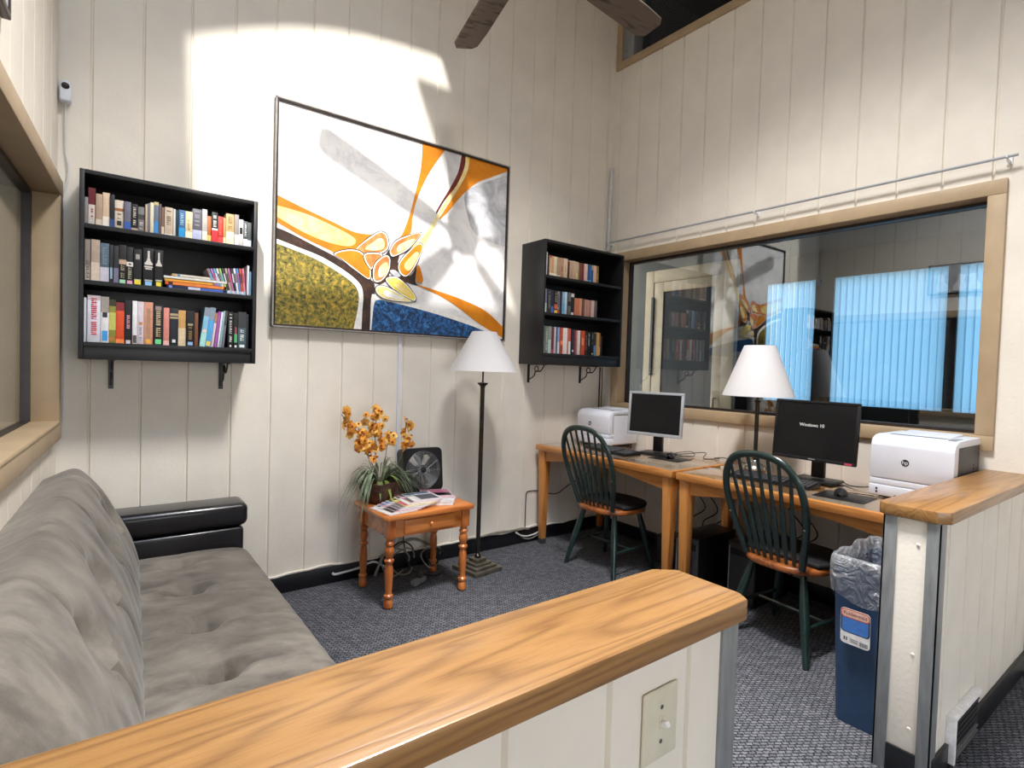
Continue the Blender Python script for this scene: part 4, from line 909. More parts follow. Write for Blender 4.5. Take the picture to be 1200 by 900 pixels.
for si, (cnt, lo) in enumerate(((28, .40), (26, .48), (12, .62), (12, .66), (18, .5))):
    P = smooth(stems[si], 8)
    for q in range(cnt):
        f = lo+(1-lo)*(q+.5)/cnt; p = P[min(len(P)-1, int(f*(len(P)-1)))]
        bloom((p.x+r2_.gauss(0, .026), p.y+r2_.gauss(0, .018)-.01, p.z+r2_.gauss(0, .022)), q % 2)

# ------------------------------------------------------------------ black desk fan on the end table
t = thing('box_fan', 'small square black fan leaning beside the plant on the end table', 'fan', (-1.855, -.155, TH+.001), math.radians(0))
tl = R(-7, 'X'); S_ = .285
def rsq(s, r, n=6):
    out = []
    for cx, cy in ((1, 1), (-1, 1), (-1, -1), (1, -1)):
        a0 = math.atan2(cy, cx)-PI/4
        for q in range(n+1): out.append((cx*(s/2-r)+r*math.cos(a0+q*PI/2/n), cy*(s/2-r)+r*math.sin(a0+q*PI/2/n)))
    return out
base_mx = T(0, 0, .012) @ tl @ T(0, 0, S_/2) @ FACE_NY
m = MB(); sq = rsq(S_, .035)
for d0, d1 in ((-.045, .045),):
    n = len(sq); cir = [(.122*math.cos(2*PI*(k+.5)/n+PI/4-PI/4), .122*math.sin(2*PI*(k+.5)/n)) for k in range(n)]
    ang0 = [math.atan2(p[1], p[0]) for p in sq]; cir = [(.122*math.cos(a), .122*math.sin(a)) for a in ang0]
    ringsq0 = [(p[0], p[1], d0) for p in sq]; ringsq1 = [(p[0], p[1], d1) for p in sq]; c0 = [(p[0], p[1], d0) for p in cir]; c1 = [(p[0], p[1], d1) for p in cir]
    m.grid([c0, ringsq0, [(p[0]*1.0, p[1]*1.0, d0+.004) for p in sq], [(p[0], p[1], d1-.004) for p in sq], ringsq1, c1, c0], M['black_pl'], closed_u=True, mx=base_mx)
m.build('housing', t, sharp=30)
m = MB()
for r in [.016+.0088*k for k in range(13)]:
    m.tube([(r*math.cos(a), r*math.sin(a), .046) for a in [2*PI*q/40 for q in range(40)]], .0013, M['grey_trim'], 5, base_mx, closed=True)
for k in range(12):
    a = 2*PI*k/12; m.tube([(.02*math.cos(a), .02*math.sin(a), .046), (.122*math.cos(a+.5), .122*math.sin(a+.5), .046)], .0013, M['grey_trim'], 5, base_mx)
m.lathe([(.020, .043), (.020, .048), (.014, .050), (.001, .051)], M['black_pl'], 20, base_mx); m.build('grille', t)
m = MB()
for k in range(5):
    rows = []
    for q in range(6):
        r = .03+.082*q/5; rows.append([(r*math.cos(2*PI*k/5+a), r*math.sin(2*PI*k/5+a), .012+.02*(a/.9)-.01) for a in (0, .3, .6, .9)])
    m.grid(rows, M['black_pl'], mx=base_mx)
m.lathe([(.034, -.01), (.034, .03), (.03, .034), (.001, .035)], M['black_pl'], 20, base_mx); m.build('fan_blades', t, fix=False)
m = MB(); m.bb((-.11, -.05, 0), (-.07, .035, .016), M['black_pl'], .003); m.bb((.07, -.05, 0), (.11, .035, .016), M['black_pl'], .003); m.build('foot', t)

# ------------------------------------------------------------------ lamps
def shade(mb, r0, r1, z0, z1, seg=72, pleat=.0):
    rows = []; th = .0025
    for (r, z) in ((r1, z1), (r0, z0), (r0-th, z0), (r1-th, z1), (r1, z1)):
        rows.append([((r+pleat*math.cos(PI*k))*math.cos(2*PI*k/seg), (r+pleat*math.cos(PI*k))*math.sin(2*PI*k/seg), z) for k in range(seg)])
    return mb.grid(rows, M['shade'], closed_u=True)
t = thing('floor_lamp', 'bronze floor lamp with a pleated white shade and stepped square base', 'floor lamp', (-1.485, -.30, 0), math.radians(8))
m = MB(); m.bb((-.122, -.122, 0), (.122, .122, .028), M['bronze'], .004); m.bb((-.095, -.095, .028), (.095, .095, .046), M['bronze'], .005); m.bb((-.07, -.07, .046), (.07, .07, .062), M['bronze'], .006); m.bb((-.045, -.045, .062), (.045, .045, .085), M['bronze'], .008); m.build('base', t)
m = MB(); m.lathe([(.022, .085), (.024, .10), (.014, .112), (.0148, .13), (.0148, 1.235), (.017, 1.25), (.036, 1.268), (.038, 1.274), (.006, 1.278), (.006, 1.36)], M['darkbronze'], 18); m.build('pole', t)
m = MB(); shade(m, .228, .080, 1.352, 1.618, 96, .0022); m.build('lamp_shade', t, sharp=80)
m = MB(); m.lathe([(.006, 1.36), (.016, 1.37), (.016, 1.42), (.03, 1.47), (.03, 1.5), (.012, 1.53), (.001, 1.535)], M['white'], 14); m.build('bulb', t)
m = MB(); m.tube([(0, 0, 1.53), (0, 0, 1.615)], .003, M['chrome'], 6)
for a in (0, 2.1, 4.2): m.tube([(0, 0, 1.612), (.079*math.cos(a), .079*math.sin(a), 1.612)], .0018, M['chrome'], 6)
m.build('shade_harp', t)

DZ = .784
t = thing('table_lamp', 'slim table lamp with a plain white cone shade standing between the two monitors', 'table lamp', (-.25, -1.56, DZ+.0065))
m = MB(); m.lathe([(.068, 0), (.07, .006), (.066, .018), (.045, .035), (.022, .048), (.014, .06)], M['chrome'], 28); m.build('base', t)
m = MB(); m.lathe([(.014, .06), (.017, .075), (.012, .085), (.0125, .42), (.02, .43), (.021, .436), (.008, .44), (.008, .5)], M['darkbronze'], 18); m.build('stem', t)
m = MB(); shade(m, .212, .092, .462, .778, 64); m.build('lamp_shade', t, sharp=80)
m = MB(); m.lathe([(.006, .5), (.016, .51), (.03, .58), (.03, .62), (.012, .65), (.001, .655)], M['white'], 14); m.tube([(0, 0, .65), (0, 0, .772)], .003, M['chrome'], 6)
for a in (0, 2.1, 4.2): m.tube([(0, 0, .77), (.09*math.cos(a), .09*math.sin(a), .77)], .0018, M['chrome'], 6)
m.build('shade_fitting', t)

# ------------------------------------------------------------------ desks
def desk(label, y0, y1, x0=-.775, x1=-.03, z=DZ):
    t = thing('computer_desk', label, 'desk', (x0, y0, 0)); w = x1-x0; L = y1-y0
    MB().bb((0, 0, z-.042), (w, L, z), M['desk_oak'], .005).build('desktop', t)
    g = MB(); g.bb((.03, .02, z+.0005), (w-.01, L-.02, z+.006), M['deskglass'], .001); g.build('glass_top', t)
    for yy in (.012, L-.082):
        for xx in (.02, w-.09):
            m = MB(); m.box((xx+.035, yy+.035, (z-.042+.04)/2), (.07, .07, z-.082), M['leg_oak'], None, .003, 2, .62)
            o = m.build('leg', t)
            m = MB(); m.box((xx+.035, yy+.035, .02), (.046, .046, .04), M['grey_pl'], None, .003); m.build('leg_foot', o)
    n = 24
    for xx in (.034, w-.052):
        poly = [(.082, z-.042), (.082, z-.125)] + [(.10+(L-.20)*k/n, z-.125+.052*math.sin(PI*k/n)) for k in range(1, n)] + [(L-.082, z-.125), (L-.082, z-.042)]
        MB().prism(poly, xx, xx+.02, M['desk_oak'], Matrix(((0, 0, 1, 0), (1, 0, 0, 0), (0, 1, 0, 0), (0, 0, 0, 1)))).build('apron', t)
    for yy in (.03, L-.05): MB().bb((.09, yy, z-.125), (w-.09, yy+.02, z-.042), M['desk_oak'], .002).build('apron', t)
    return t
desk('oak computer desk with glass top in the corner under the small bookcase', -1.335, -.045, x0=-.79)
desk('oak computer desk with glass top beside the blue waste bin', -2.635, -1.365, x0=-.79)

# ------------------------------------------------------------------ chairs
def make_chair(label):
    t = thing('windsor_chair', label, 'chair', (0, 0, 0), 0, 'green bow-back chairs at the desks')
    out = []
    for k in range(40):
        a = 2*PI*k/40; c, s = math.cos(a), math.sin(a)
        x = .215*math.copysign(abs(c)**.8, c); y = (.222-.02*(c < 0)*abs(c))*math.copysign(abs(s)**.75, s); out.append((x, y))
    m = MB(); m.prism(out, .412, .448, M['seat_wood'], bevel=.012); m.build('seat', t, sharp=60)
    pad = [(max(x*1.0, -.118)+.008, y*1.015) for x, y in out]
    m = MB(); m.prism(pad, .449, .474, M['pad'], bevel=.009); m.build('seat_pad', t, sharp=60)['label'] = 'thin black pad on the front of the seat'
    tops = {}
    for sx in (-1, 1):
        for sy in (-1, 1):
            a = Vector((sx*.125, sy*.135, .418)); b = Vector((sx*(.205 if sx > 0 else .215), sy*.222, 0))
            P = [a.lerp(b, q/10) for q in range(11)]; Rr = [.014, .0165, .0195, .0215, .022, .0215, .0205, .019, .017, .0155, .0145]
            MB().tube(P, Rr, M['green'], 12).build('leg', t); tops[(sx, sy)] = (a, b)
    mids = []
    for sy in (-1, 1):
        p = tops[(1, sy)][0].lerp(tops[(1, sy)][1], .60); q = tops[(-1, sy)][0].lerp(tops[(-1, sy)][1], .60)
        MB().tube([p.lerp(q, k/6) for k in range(7)], [.008, .009, .0105, .0115, .0105, .009, .008], M['green'], 10).build('stretcher', t); mids.append(p.lerp(q, .5))
    MB().tube([mids[0].lerp(mids[1], k/6) for k in range(7)], [.008, .009, .0105, .0115, .0105, .009, .008], M['green'], 10).build('stretcher', t)
    def hx(z): return -.165-.17*(z-.44)/.55
    hp = [(-.152, .445), (-.172, .52), (-.196, .62), (-.212, .72), (-.213, .80), (-.196, .88), (-.152, .95), (-.085, .985), (0, .995)]
    hp = hp + [(-y, z) for y, z in hp[-2::-1]]
    path = smooth([(hx(z), y, z) for y, z in hp], 6)
    MB().tube(path, .0145, M['green'], 12, flat_=1.3).build('hoop', t)
    def ztop(y):
        for i in range(len(path)//2, len(path)-1):
            if path[i].y <= abs(y) <= path[i+1].y: return path[i].z
        return .99
    for k in range(7):
        u = (k-3)/3; yb = .112*u; yt = .165*u; zt_ = ztop(yt)-.005
        if zt_ < .6: zt_ = .9
        a = Vector((hx(.445)-.0+.012*(1-u*u)*-1, yb, .446)); b = Vector((hx(zt_), yt, zt_))
        P = [a.lerp(b, q/14) for q in range(15)]
        Rr = [.0052, .0062, .0078, .0094, .0100, .0096, .0086, .0076, .0068, .0062, .0060, .0058, .0056, .0054, .0054]
        MB().tube(P, Rr, M['green'], 10, flat_=1.75).build('spindle', t)
    for y in (-.19, .19):
        m = MB(); m.lathe([(.007, 0), (.006, .003), (.001, .005)], M['chrome'], 10, T(hx(.66)-.013, y*1.07, .66) @ R(-90, 'Y')); m.build('cap_stud', t)
    return t
ch = make_chair('dark green bow-back chair with brown seat at the corner desk')
ch.location = (-.650, -.735, 0); ch.rotation_euler = (0, 0, math.radians(2))
ch2 = copy_tree(ch); ch2['label'] = 'dark green bow-back chair with brown seat next to the blue bin'
ch2.location = (-.650, -2.01, 0); ch2.rotation_euler = (0, 0, math.radians(-6))

# ------------------------------------------------------------------ computers
def monitor(label, x, y, rz, w, h, zb, body, stand, bez, tilt=6, name=None, sticker=False, words=False, thick=.05):
    t = thing('monitor', label, 'monitor', (x, y, DZ+.0065), math.radians(rz))
    B = T(-.05, 0, zb-DZ+h/2) @ R(tilt, 'Y') @ FACE_NX
    m = MB(); m.bb((-w/2, -h/2, -.018), (w/2, h/2, .0), M[body], .006, B)
    m.bb((-w/2+.04, -h/2+.03, -thick), (w/2-.04, h/2-.03, -.017), M['grey_pl' if body == 'silver' else 'black_pl'], .012, B)
    for a, b in (((-w/2, h/2-bez), (w/2, h/2)), ((-w/2, -h/2), (w/2, -h/2+bez*1.25)), ((-w/2, -h/2+bez), (-w/2+bez, h/2-bez)), ((w/2-bez, -h/2+bez), (w/2, h/2-bez))):
        m.bb((a[0], a[1], -.003), (b[0], b[1], .006), M[body], .0015, B)
    m.build('housing', t)
    m = MB(); m.bb((-w/2+bez, -h/2+bez*1.25, -.002), (w/2-bez, h/2-bez, .002), M['screen'], 0, B); s = m.build('screen', t)
    m = MB(); m.bb((.008, -.035, .02), (.04, .035, zb-DZ+.09), M[stand], .005); m.build('stand_neck', t)
    m = MB(); m.bb((-.075, -.115, 0), (.09, .115, .016), M[stand], .006); m.build('stand_base', t)
    if words: text_mesh('Windows 10', .026, M['white'], 'screen_lettering', s, B @ T(-.015, .03, .0026))
    if sticker:
        MB().bb((w/2-.055, -h/2+.004, .006), (w/2-.018, -h/2+.014, .0066), flat('#c8405c'), 0, B).build('red_sticker', t)
        MB().bb((-.018, -h/2+.008, .006), (.018, -h/2+.013, .0066), M['silver'], 0, B).build('badge', t)
    return t
monitor('silver-framed monitor with a dark screen beside the corner printer', -.345, -.87, 13, .415, .315, .920, 'silver', 'black_pl', .018, 4)
monitor('black widescreen monitor showing small white words beside the table lamp', -.30, -1.955, 0, .452, .338, .905, 'black_pl', 'black_pl', .014, 5, sticker=True, words=True)

def printer(label, x, y, rz, w, d, h, dark_sides, spot):
    t = thing('laser_printer', label, 'printer', (x, y, DZ+.0065), math.radians(rz))
    # local: front faces -x, width along y
    side = 'grey_pl' if dark_sides else 'white_pl'
    m = MB(); m.bb((.03, -w/2+.004, .012), (d, w/2-.004, h-.03), M[side], .012, seg=3)
    m.bb((.05, -w/2+.03, 0), (d-.03, w/2-.03, .014), M['grey_pl'])
    m.build('body', t)
    m = MB(); poly = [(.0, .10), (.0, h-.05), (.012, h-.02), (.05, h-.004), (.09, h), (d-.01, h), (d-.01, h-.035), (.06, h-.035), (.06, .10)]
    m.prism(poly, -w/2, w/2, M['white_pl'], Matrix(((1, 0, 0, 0), (0, 0, -1, 0), (0, 1, 0, 0), (0, 0, 0, 1))), .006); m.build('top_cover', t)
    m = MB(); m.bb((-.002, -w/2, .012), (.06, w/2, .066), M['white_pl'], .006); m.build('paper_drawer', t)
    m = MB(); m.bb((.002, -w/2+.002, .068), (.06, w/2-.002, .098), M['white_pl'], .004); m.build('manual_feed_tray', t)
    m = MB(); m.bb((.10, -w/2+.06, h-.002), (.13, w/2-.05, h+.0008), M['black_pl']); m.prism([(.13, h), (d-.06, h+.012), (d-.05, h)], -w/2+.06, w/2-.06, M['white_pl'], Matrix(((1, 0, 0, 0), (0, 0, -1, 0), (0, 1, 0, 0), (0, 0, 0, 1))), .001); m.build('output_slot', t)
    m = MB(); m.bb((.06, -w/2+.012, h), (.16, -w/2+.045, h+.004), M['silver'], .001); m.build('control_panel', t)
    m = MB(); m.lathe([(.0165, 0), (.0165, .0012), (.001, .0013)], M['ink' if dark_sides else 'grey_pl'], 28, T(-.0005, spot, h*.60) @ R(-90, 'Y')); lg = m.build('round_logo', t)
    text_mesh('hp', .026, M['white_pl'], 'logo_lettering', lg, T(-.0022, spot, h*.60+.001) @ FACE_NX @ Matrix.Shear('XZ', 4, (0, 0)), sx=1)
    if dark_sides:
        m = MB()
        for k in range(2): m.bb((-.0035, w/2-.04, .025+k*.016), (-.0015, w/2-.032, .035+k*.016), M['ink'])
        m.build('level_marks', t)
        m = MB(); m.bb((-.004, -w/2+.08, .004), (.03, w/2-.11, .026), M['black_pl'], .006); m.build('drawer_grip', t)
        m = MB()
        for k in range(6): m.bb((d-.10, -w/2+.0035-.002, .10+k*.016), (d-.03, -w/2+.0045, .108+k*.016), M['black_pl'])
        m.build('side_vent', t)
    return t
printer('small white laser printer on the corner desk under the bookcase', -.42, -.295, 0, .35, .34, .282, False, .03)
printer('larger white laser printer with dark grey sides by the half wall', -.44, -2.445, 0, .345, .41, .315, True, .02)

def keyboard(label, x, y, rz, col='black_pl'):
    t = thing('keyboard', label, 'keyboard', (x, y, DZ+.0065), math.radians(rz))
    m = MB(); m.prism([(-.075, 0), (-.075, .012), (.075, .024), (.075, 0)], -.225, .225, M[col], Matrix(((1, 0, 0, 0), (0, 0, -1, 0), (0, 1, 0, 0), (0, 0, 0, 1))), .002); m.build('keyboard_case', t)
    m = MB()
    for r in range(6):
        x_ = -.058+r*.0215+(.006 if r == 5 else 0); zz = .0135+(x_+.075)/.15*.012
        for c in range(20):
            if c == 14 or (r == 0 and 3 < c < 9): continue
            y_ = .212-c*.0223
            m.box((x_, y_, zz+.003), (.017, .018, .007), M['grey_pl'], None, .002, 1)
        if r == 0: m.box((x_, .212-.0223*6, zz+.003), (.017, .105, .007), M['grey_pl'], None, .002, 1)
    m.build('keys', t); return t
keyboard('black keyboard in front of the silver-framed monitor', -.545, -.62, -6)
keyboard('black keyboard in front of the black widescreen monitor', -.55, -1.83, 3)
def mouse(label, x, y, rz):
    t = thing('computer_mouse', label, 'mouse', (x, y, DZ+.0107), math.radians(rz)); rows = []
    for i in range(13):
        u = i/12; xx = -.055+.11*u; hw = .031*math.sin(PI*min(.97, max(.06, u)))**.45; hh = .036*math.sin(PI*min(.95, max(.08, .12+.8*u)))**.7
        rows.append([(xx, hw*math.cos(a), hh*math.sin(a)**.8 if math.sin(a) > 0 else 0) for a in [PI*q/12 for q in range(13)]])
    m = MB(); m.grid(rows, M['black_pl']); m.build('mouse_shell', t, sharp=70)
    m = MB(); m.lathe([(.001, -.004), (.009, -.003), (.009, .003), (.001, .004)], M['grey_pl'], 14, T(.028, 0, .029) @ R(90, 'X')); m.build('scroll_wheel', t); return t
for lab, x, y, r in (('black mouse pad beside the silver-framed monitor', -.42, -1.045, 6), ('black mouse pad between the widescreen monitor and the larger printer', -.60, -2.225, 4)):
    m = MB(); m.bb((-.10, -.115, 0), (.10, .115, .004), M['black_pl'], .0015); o = m.build('mouse_pad'); o.location = (x, y, DZ+.0065); o.rotation_euler = (0, 0, math.radians(r)); tag(o, lab, 'mouse pad')
mouse('black mouse on the pad beside the silver-framed monitor', -.40, -1.03, 25)
mouse('black mouse on the pad in front of the larger printer', -.58, -2.20, 20)

# computer towers under the desks
for lab, x, y, w_ in (('black computer tower on the floor between the two desks', -.62, -1.35, .17), ('black computer tower on the floor under the second desk', -.46, -1.62, .18)):
    t = thing('computer_tower', lab, 'computer', (x, y, .0005)); d_ = .40
    MB().bb((0, -w_/2, 0), (d_, w_/2, .37), M['black_pl'], .006).build('case', t)
    m = MB(); m.bb((-.008, -w_/2+.004, .01), (.001, w_/2-.004, .36), M['grey_pl'], .004); f_ = m.build('front_panel', t)
    m = MB(); m.bb((-.011, -w_/2+.02, .29), (-.007, w_/2-.02, .33), M['black_pl'], .002); m.bb((-.010, -.004, .10), (-.0075, .004, .108), M['white']); m.bb((-.010, w_/2-.016, .03), (-.0075, w_/2-.012, .34), M['silver']); m.build('drive_front', t)
m = thing('box_speaker', 'small black box on the floor by the wall under the corner desk', 'speaker', (-.20, -.95, .0005))
MB().bb((-.09, -.10, 0), (.09, .10, .20), M['black_pl'], .006).build('cabinet', m); MB().bb((-.095, -.085, .015), (-.089, .085, .185), M['grey_pl'], .002).build('front_grille', m)

# ------------------------------------------------------------------ blue waste bin
BXc, BYc = -1.0, -2.53
t = thing('waste_bin', 'blue plastic waste bin with a clear liner beside the half wall post', 'bin', (BXc, BYc, 0.0005))
def rrect(a, b, r, n=6):
    out = []
    for cx, cy in ((1, 1), (-1, 1), (-1, -1), (1, -1)):
        a0 = math.atan2(cy, cx)-PI/4
        for q in range(n+1): out.append((cx*(a-r)+r*math.cos(a0+q*PI/2/n), cy*(b-r)+r*math.sin(a0+q*PI/2/n)))
    return out
HB = .64
rows = []
for z_, k in ((0, .0), (.006, .02), (.03, .05), (HB*.97, .98), (HB, 1.0), (HB, .97), (.02, .03)):
    a = .165+.035*k; b = .082+.016*k
    if z_ in (HB,) and k == .97: a -= .004; b -= .004
    if z_ == .02: a -= .006; b -= .006
    rows.append([(x, y, z_) for x, y in rrect(a, b, .022)])
m = MB(); m.grid(rows, M['blue_bin'], closed_u=True); n = len(rows[0]); m.f.append(list(range(n))[::-1]); m.m.append(0); m.sm.append(True); m.f.append([6*n+i for i in range(n)]); m.m.append(0); m.sm.append(True)
m.build('bin_body', t)
lr = random.Random(5); m = MB(); rows = []
per = rrect(.2, .098, .03, 40); 
def resamp(P, n):
    P = P+[P[0]]; L = [0]
    for i in range(len(P)-1): L.append(L[-1]+math.dist(P[i], P[i+1]))
    out = []; j = 0
    for k in range(n):
        t_ = L[-1]*k/n
        while L[j+1] < t_: j += 1
        f_ = (t_-L[j])/max(1e-9, L[j+1]-L[j]); out.append((P[j][0]+(P[j+1][0]-P[j][0])*f_, P[j][1]+(P[j+1][1]-P[j][1])*f_))
    return out
N = 160; per = resamp(per, N)
ph_ = [(lr.uniform(0, 6.28), lr.choice((2, 3, 5, 7, 9, 13, 17))) for _ in range(9)]
def fold(q, lv): return sum(math.sin(2*PI*q*f_+p_+lv*.35*(1 if f_ % 2 else -1)) for p_, f_ in ph_)/4.0
for lev, (z_, off, amp) in enumerate(((.30, -.022, .004), (.46, -.018, .007), (.58, -.014, .010), (.645, -.005, .008), (.668, .006, .008), (.680, .012, .007), (.668, .018, .009), (.640, .019, .013), (.605, .017, .015), (.57, .015, .015), (.535, .013, .013))):
    ring = []
    for i, (x, y) in enumerate(per):
        q = i/N; tp = min(1, z_/HB); x = x*(1-.19*(1-tp)); y = y*(1-.17*(1-tp))
        d = Vector((x/.2, y/.098)); d.normalize(); fo = fold(q, lev); dz = 0
        if lev >= 6: dz = (lev-5)/5*(-.030*math.sin(q*4*PI+2.2)+.018*fo)
        o_ = off+amp*fo
        if lev >= 5: o_ = max(o_, .005)
        if lev < 4: o_ = min(o_, -.010)
        ring.append((x+d.x*o_, y+d.y*o_, z_+dz+(.004*fo if lev in (4, 5, 6) else 0)))
    rows.append(ring)
m.grid(rows, M['liner'], closed_u=True); m.build('bin_liner', t, sharp=180)
# label on the narrow face
zf = .36; lm = T(-.1665-.035*(.36/HB)-.002, 0, 0) @ R(-3.2, 'Y') @ FACE_NX
lx0 = -.002
m = MB()
def rpoly(a, b, w, h, r):
    return [(a+x, b+y) for x, y in rrect(w/2, h/2, r, 4)]
m.prism(rpoly(lx0, .41, .105, .142, .014), 0, .0012, M['white'], lm)
m.prism(rpoly(lx0, .432, .103, .094, .013), .0012, .0015, flat('#1c2438'), lm)
m.prism(rpoly(lx0, .428, .094, .080, .01), .0015, .0018, flat('#4a80d0'), lm)
m.prism(rpoly(lx0, .462, .103, .036, .014), .0018, .0021, flat('#c8604c'), lm)
m.prism(rpoly(lx0, .462, .096, .028, .011), .0021, .0024, flat('#ecc4b4'), lm)
for k in range(14): m.bb((.014+k*.0021, .345, .0012), (.014+k*.0021+(.0013 if k % 3 else .0007), .362, .0015), M['ink'], 0, lm)
m.bb((-.042, .352, .0012), (-.038, .366, .0015), M['ink'], 0, lm); m.bb((-.034, .352, .0012), (-.030, .366, .0015), M['ink'], 0, lm)
for k in range(3): m.bb((-.02, .349+k*.006, .0012), (.008, .351+k*.006, .0015), M['grey_pl'], 0, lm)
lab_o = m.build('product_label', t, sharp=20)
text_mesh('Rubbermaid', .0195, flat('#8a3028'), 'label_lettering', lab_o, lm @ T(lx0, .462, .0026), extr=.0002, sx=.88)

# ------------------------------------------------------------------ curtain rod, raceway, sensor, wall plaque
t = thing('curtain_rod', 'thin pale rod on hooks across the wall above the big window', 'rod', (-.05, 0, 2.482))
MB().tube([(0, -.025, 0), (0, -2.70, 0)], .0075, M['silver'], 10).build('rod', t)
for y in (-.05, -1.37, -2.66):
    m = MB(); m.tube([(.049, y, -.012), (.02, y, -.014), (.0, y, -.010)], .006, M['white'], 8); m.bb((.043, y-.012, -.03), (.0495, y+.012, .012), M['white'], .002); m.tube([(0, y, -.01), (-.012, y, -.004), (-.011, y, .008)], .004, M['white'], 6); m.build('rod_bracket', t)
m = MB(); m.bb((-1.972, -.012, .108), (-1.952, -.001, 1.574), M['white_pl'], .003); tag(m.build('cord_raceway'), 'white vertical cord cover on the wall below the painting', 'cord cover')
t = thing('motion_sensor', 'white wall sensor with a dark round eye high in the window corner', 'sensor', (-3.698, -.0005, 2.60))
m = MB(); m.bb((-.022, -.05, -.045), (.022, 0, .035), M['white_pl'], .008, seg=3); m.lathe([(.022, 0), (.0215, .01), (.017, .02), (.009, .026), (.001, .028)], M['white_pl'], 18, T(0, -.025, .03)); m.build('sensor_body', t)
m = MB(); m.lathe([(.016, 0), (.015, .004), (.009, .009), (.001, .011)], M['black_pl'], 18, T(0, -.048, .024) @ R(78, 'X')); m.build('lens', t)
m = MB(); m.tube(smooth([(0, -.012, -.045), (.001, -.01, -.25), (.012, -.009, -.36), (-.006, -.008, -.52), (-.012, -.008, -.9), (-.004, -.008, -1.3), (-.008, -.008, -1.6)], 8), .0045, M['cord_w'], 8); m.build('sensor_cable', t)
t = thing('wall_plaque', 'grey relief plaque with a dark edge high on the window-side wall', 'plaque', (-W+.001, -1.52, 2.35))
m = MB(); m.bb((0, -.34, 0), (.024, .34, .02), M['frame_dark'], .003); m.bb((0, -.34, .02), (.012, .34, .34), M['frame_dark'], .002); m.bb((0, .32, .02), (.024, .34, .34), M['frame_dark'], .002); m.bb((0, -.34, .02), (.024, -.32, .34), M['frame_dark'], .002); m.build('plaque_frame', t)
m = MB(); m.bb((.012, -.32, .02), (.02, .32, .33), M['canvas_grey']); m.build('plaque_panel', t)
m = MB()
for k in range(4): m.lathe([(.001, 0), (.05, .01), (.06, .06), (.035, .11), (.03, .15), (.038, .18), (.001, .20)], M['white'], 14, T(.019, -.22+k*.14, .025) @ R(8*(-1)**k, 'X'), sx=.2)
m.build('relief_figures', t); bpy.context.view_layer.update(); skew(t)

# ------------------------------------------------------------------ cords
def cord(label, pts, r, mat, cat='cable', name='cable', group=None, n=8):
    m = MB(); m.tube(smooth(pts, n), r, M[mat], 8); return tag(m.build(name), label, cat, group)
cord('pair of white cables hanging in the corner beside the curtain rod end', [(-.022, -.030, 3.13), (-.032, -.032, 2.95), (-.036, -.030, 2.75), (-.030, -.030, 2.55), (-.032, -.030, 2.42)], .013, 'cord_w')
cord('thin black cable in the corner behind the white cables', [(-.006, -.012, 3.135), (-.008, -.008, 2.9), (-.008, -.008, 2.6), (-.03, -.010, 2.47), (-.008, -.008, 2.36)], .003, 'cord_k')
cord('grey cord running down from the corner bookcase to the printer', [(-.035, -.012, 1.41), (-.03, -.012, 1.25), (-.034, -.012, 1.1), (-.03, -.02, .80)], .006, 'cord_g')
cord('black cord running down the corner beside the grey one', [(-.06, -.010, 1.41), (-.062, -.010, 1.2), (-.058, -.010, 1.0), (-.05, -.02, .82)], .005, 'cord_k')
cord('white power cord lying along the black baseboard left of the end table', [(-2.385, -.022, .066), (-2.37, -.024, .055), (-2.30, -.022, .058), (-2.22, -.022, .065), (-2.12, -.03, .09), (-2.05, -.05, .05)], .007, 'cord_w')
cord('thick grey cable arching under the end table', [(-2.12, -.06, .007), (-2.06, -.05, .12), (-1.95, -.03, .17), (-1.83, -.02, .19), (-1.7, -.02, .13)], .010, 'cord_g')
for i, (cx, cz, r, mt, lab) in enumerate(((-1.98, .115, .105, 'cord_k', 'large black cable loop hanging under the end table'), (-1.96, .10, .085, 'cord_g', 'grey cable loop inside the black loop under the end table'), (-1.76, .10, .07, 'cord_g', 'grey cable coil beside the back leg of the end table'), (-1.75, .10, .055, 'cord_k', 'small black cable coil beside the back leg of the end table'), (-2.05, .12, .09, 'cord_g', 'tall grey cable loop behind the front leg of the end table'))):
    y = -.12-.02*i; P = [(cx+r*math.cos(a)*(1+.08*math.sin(3*a)), y+.02*math.sin(2*a+i), max(.006, cz+r*math.sin(a))) for a in [2*PI*k/28 for k in range(26)]]
    cord(lab, P, .0048, mt, n=3)
cord('black cord trailing down from the end table to the carpet', [(-1.90, -.03, .52), (-1.9, -.03, .40), (-1.92, -.05, .22), (-1.88, -.10, .02), (-1.80, -.25, .006), (-1.70, -.22, .006)], .0045, 'cord_k')
t = thing('power_strip', 'grey plug adapter lying on the carpet under the end table', 'power strip', (-1.93, -.30, .0005), math.radians(25))
m = MB(); m.bb((-.06, -.022, 0), (.06, .022, .03), M['grey_trim'], .005); m.build('strip_body', t); m = MB(); m.bb((.0, -.014, .03), (.03, .014, .055), M['grey_pl'], .004); m.build('plug', t)
cord('pale cables lying on the baseboard between floor lamp and desk', [(-1.30, -.02, .113), (-1.15, -.022, .125), (-1.0, -.022, .118), (-.9, -.024, .122), (-.82, -.03, .11)], .008, 'cord_g')
cord('white cable looping over the baseboard beside the corner desk leg', [(-.95, -.03, .10), (-.90, -.03, .07), (-.84, -.03, .055), (-.76, -.03, .06), (-.70, -.03, .08)], .006, 'cord_w')
cord('grey cable dipping under the white one beside the corner desk leg', [(-.93, -.025, .095), (-.87, -.028, .045), (-.80, -.03, .03), (-.72, -.03, .05)], .005, 'cord_g')
cord('thin black cable bent down the wall left of the corner desk', [(-.72, -.006, .40), (-.80, -.006, .405), (-.835, -.006, .395), (-.842, -.006, .34), (-.842, -.006, .12)], .004, 'cord_k')
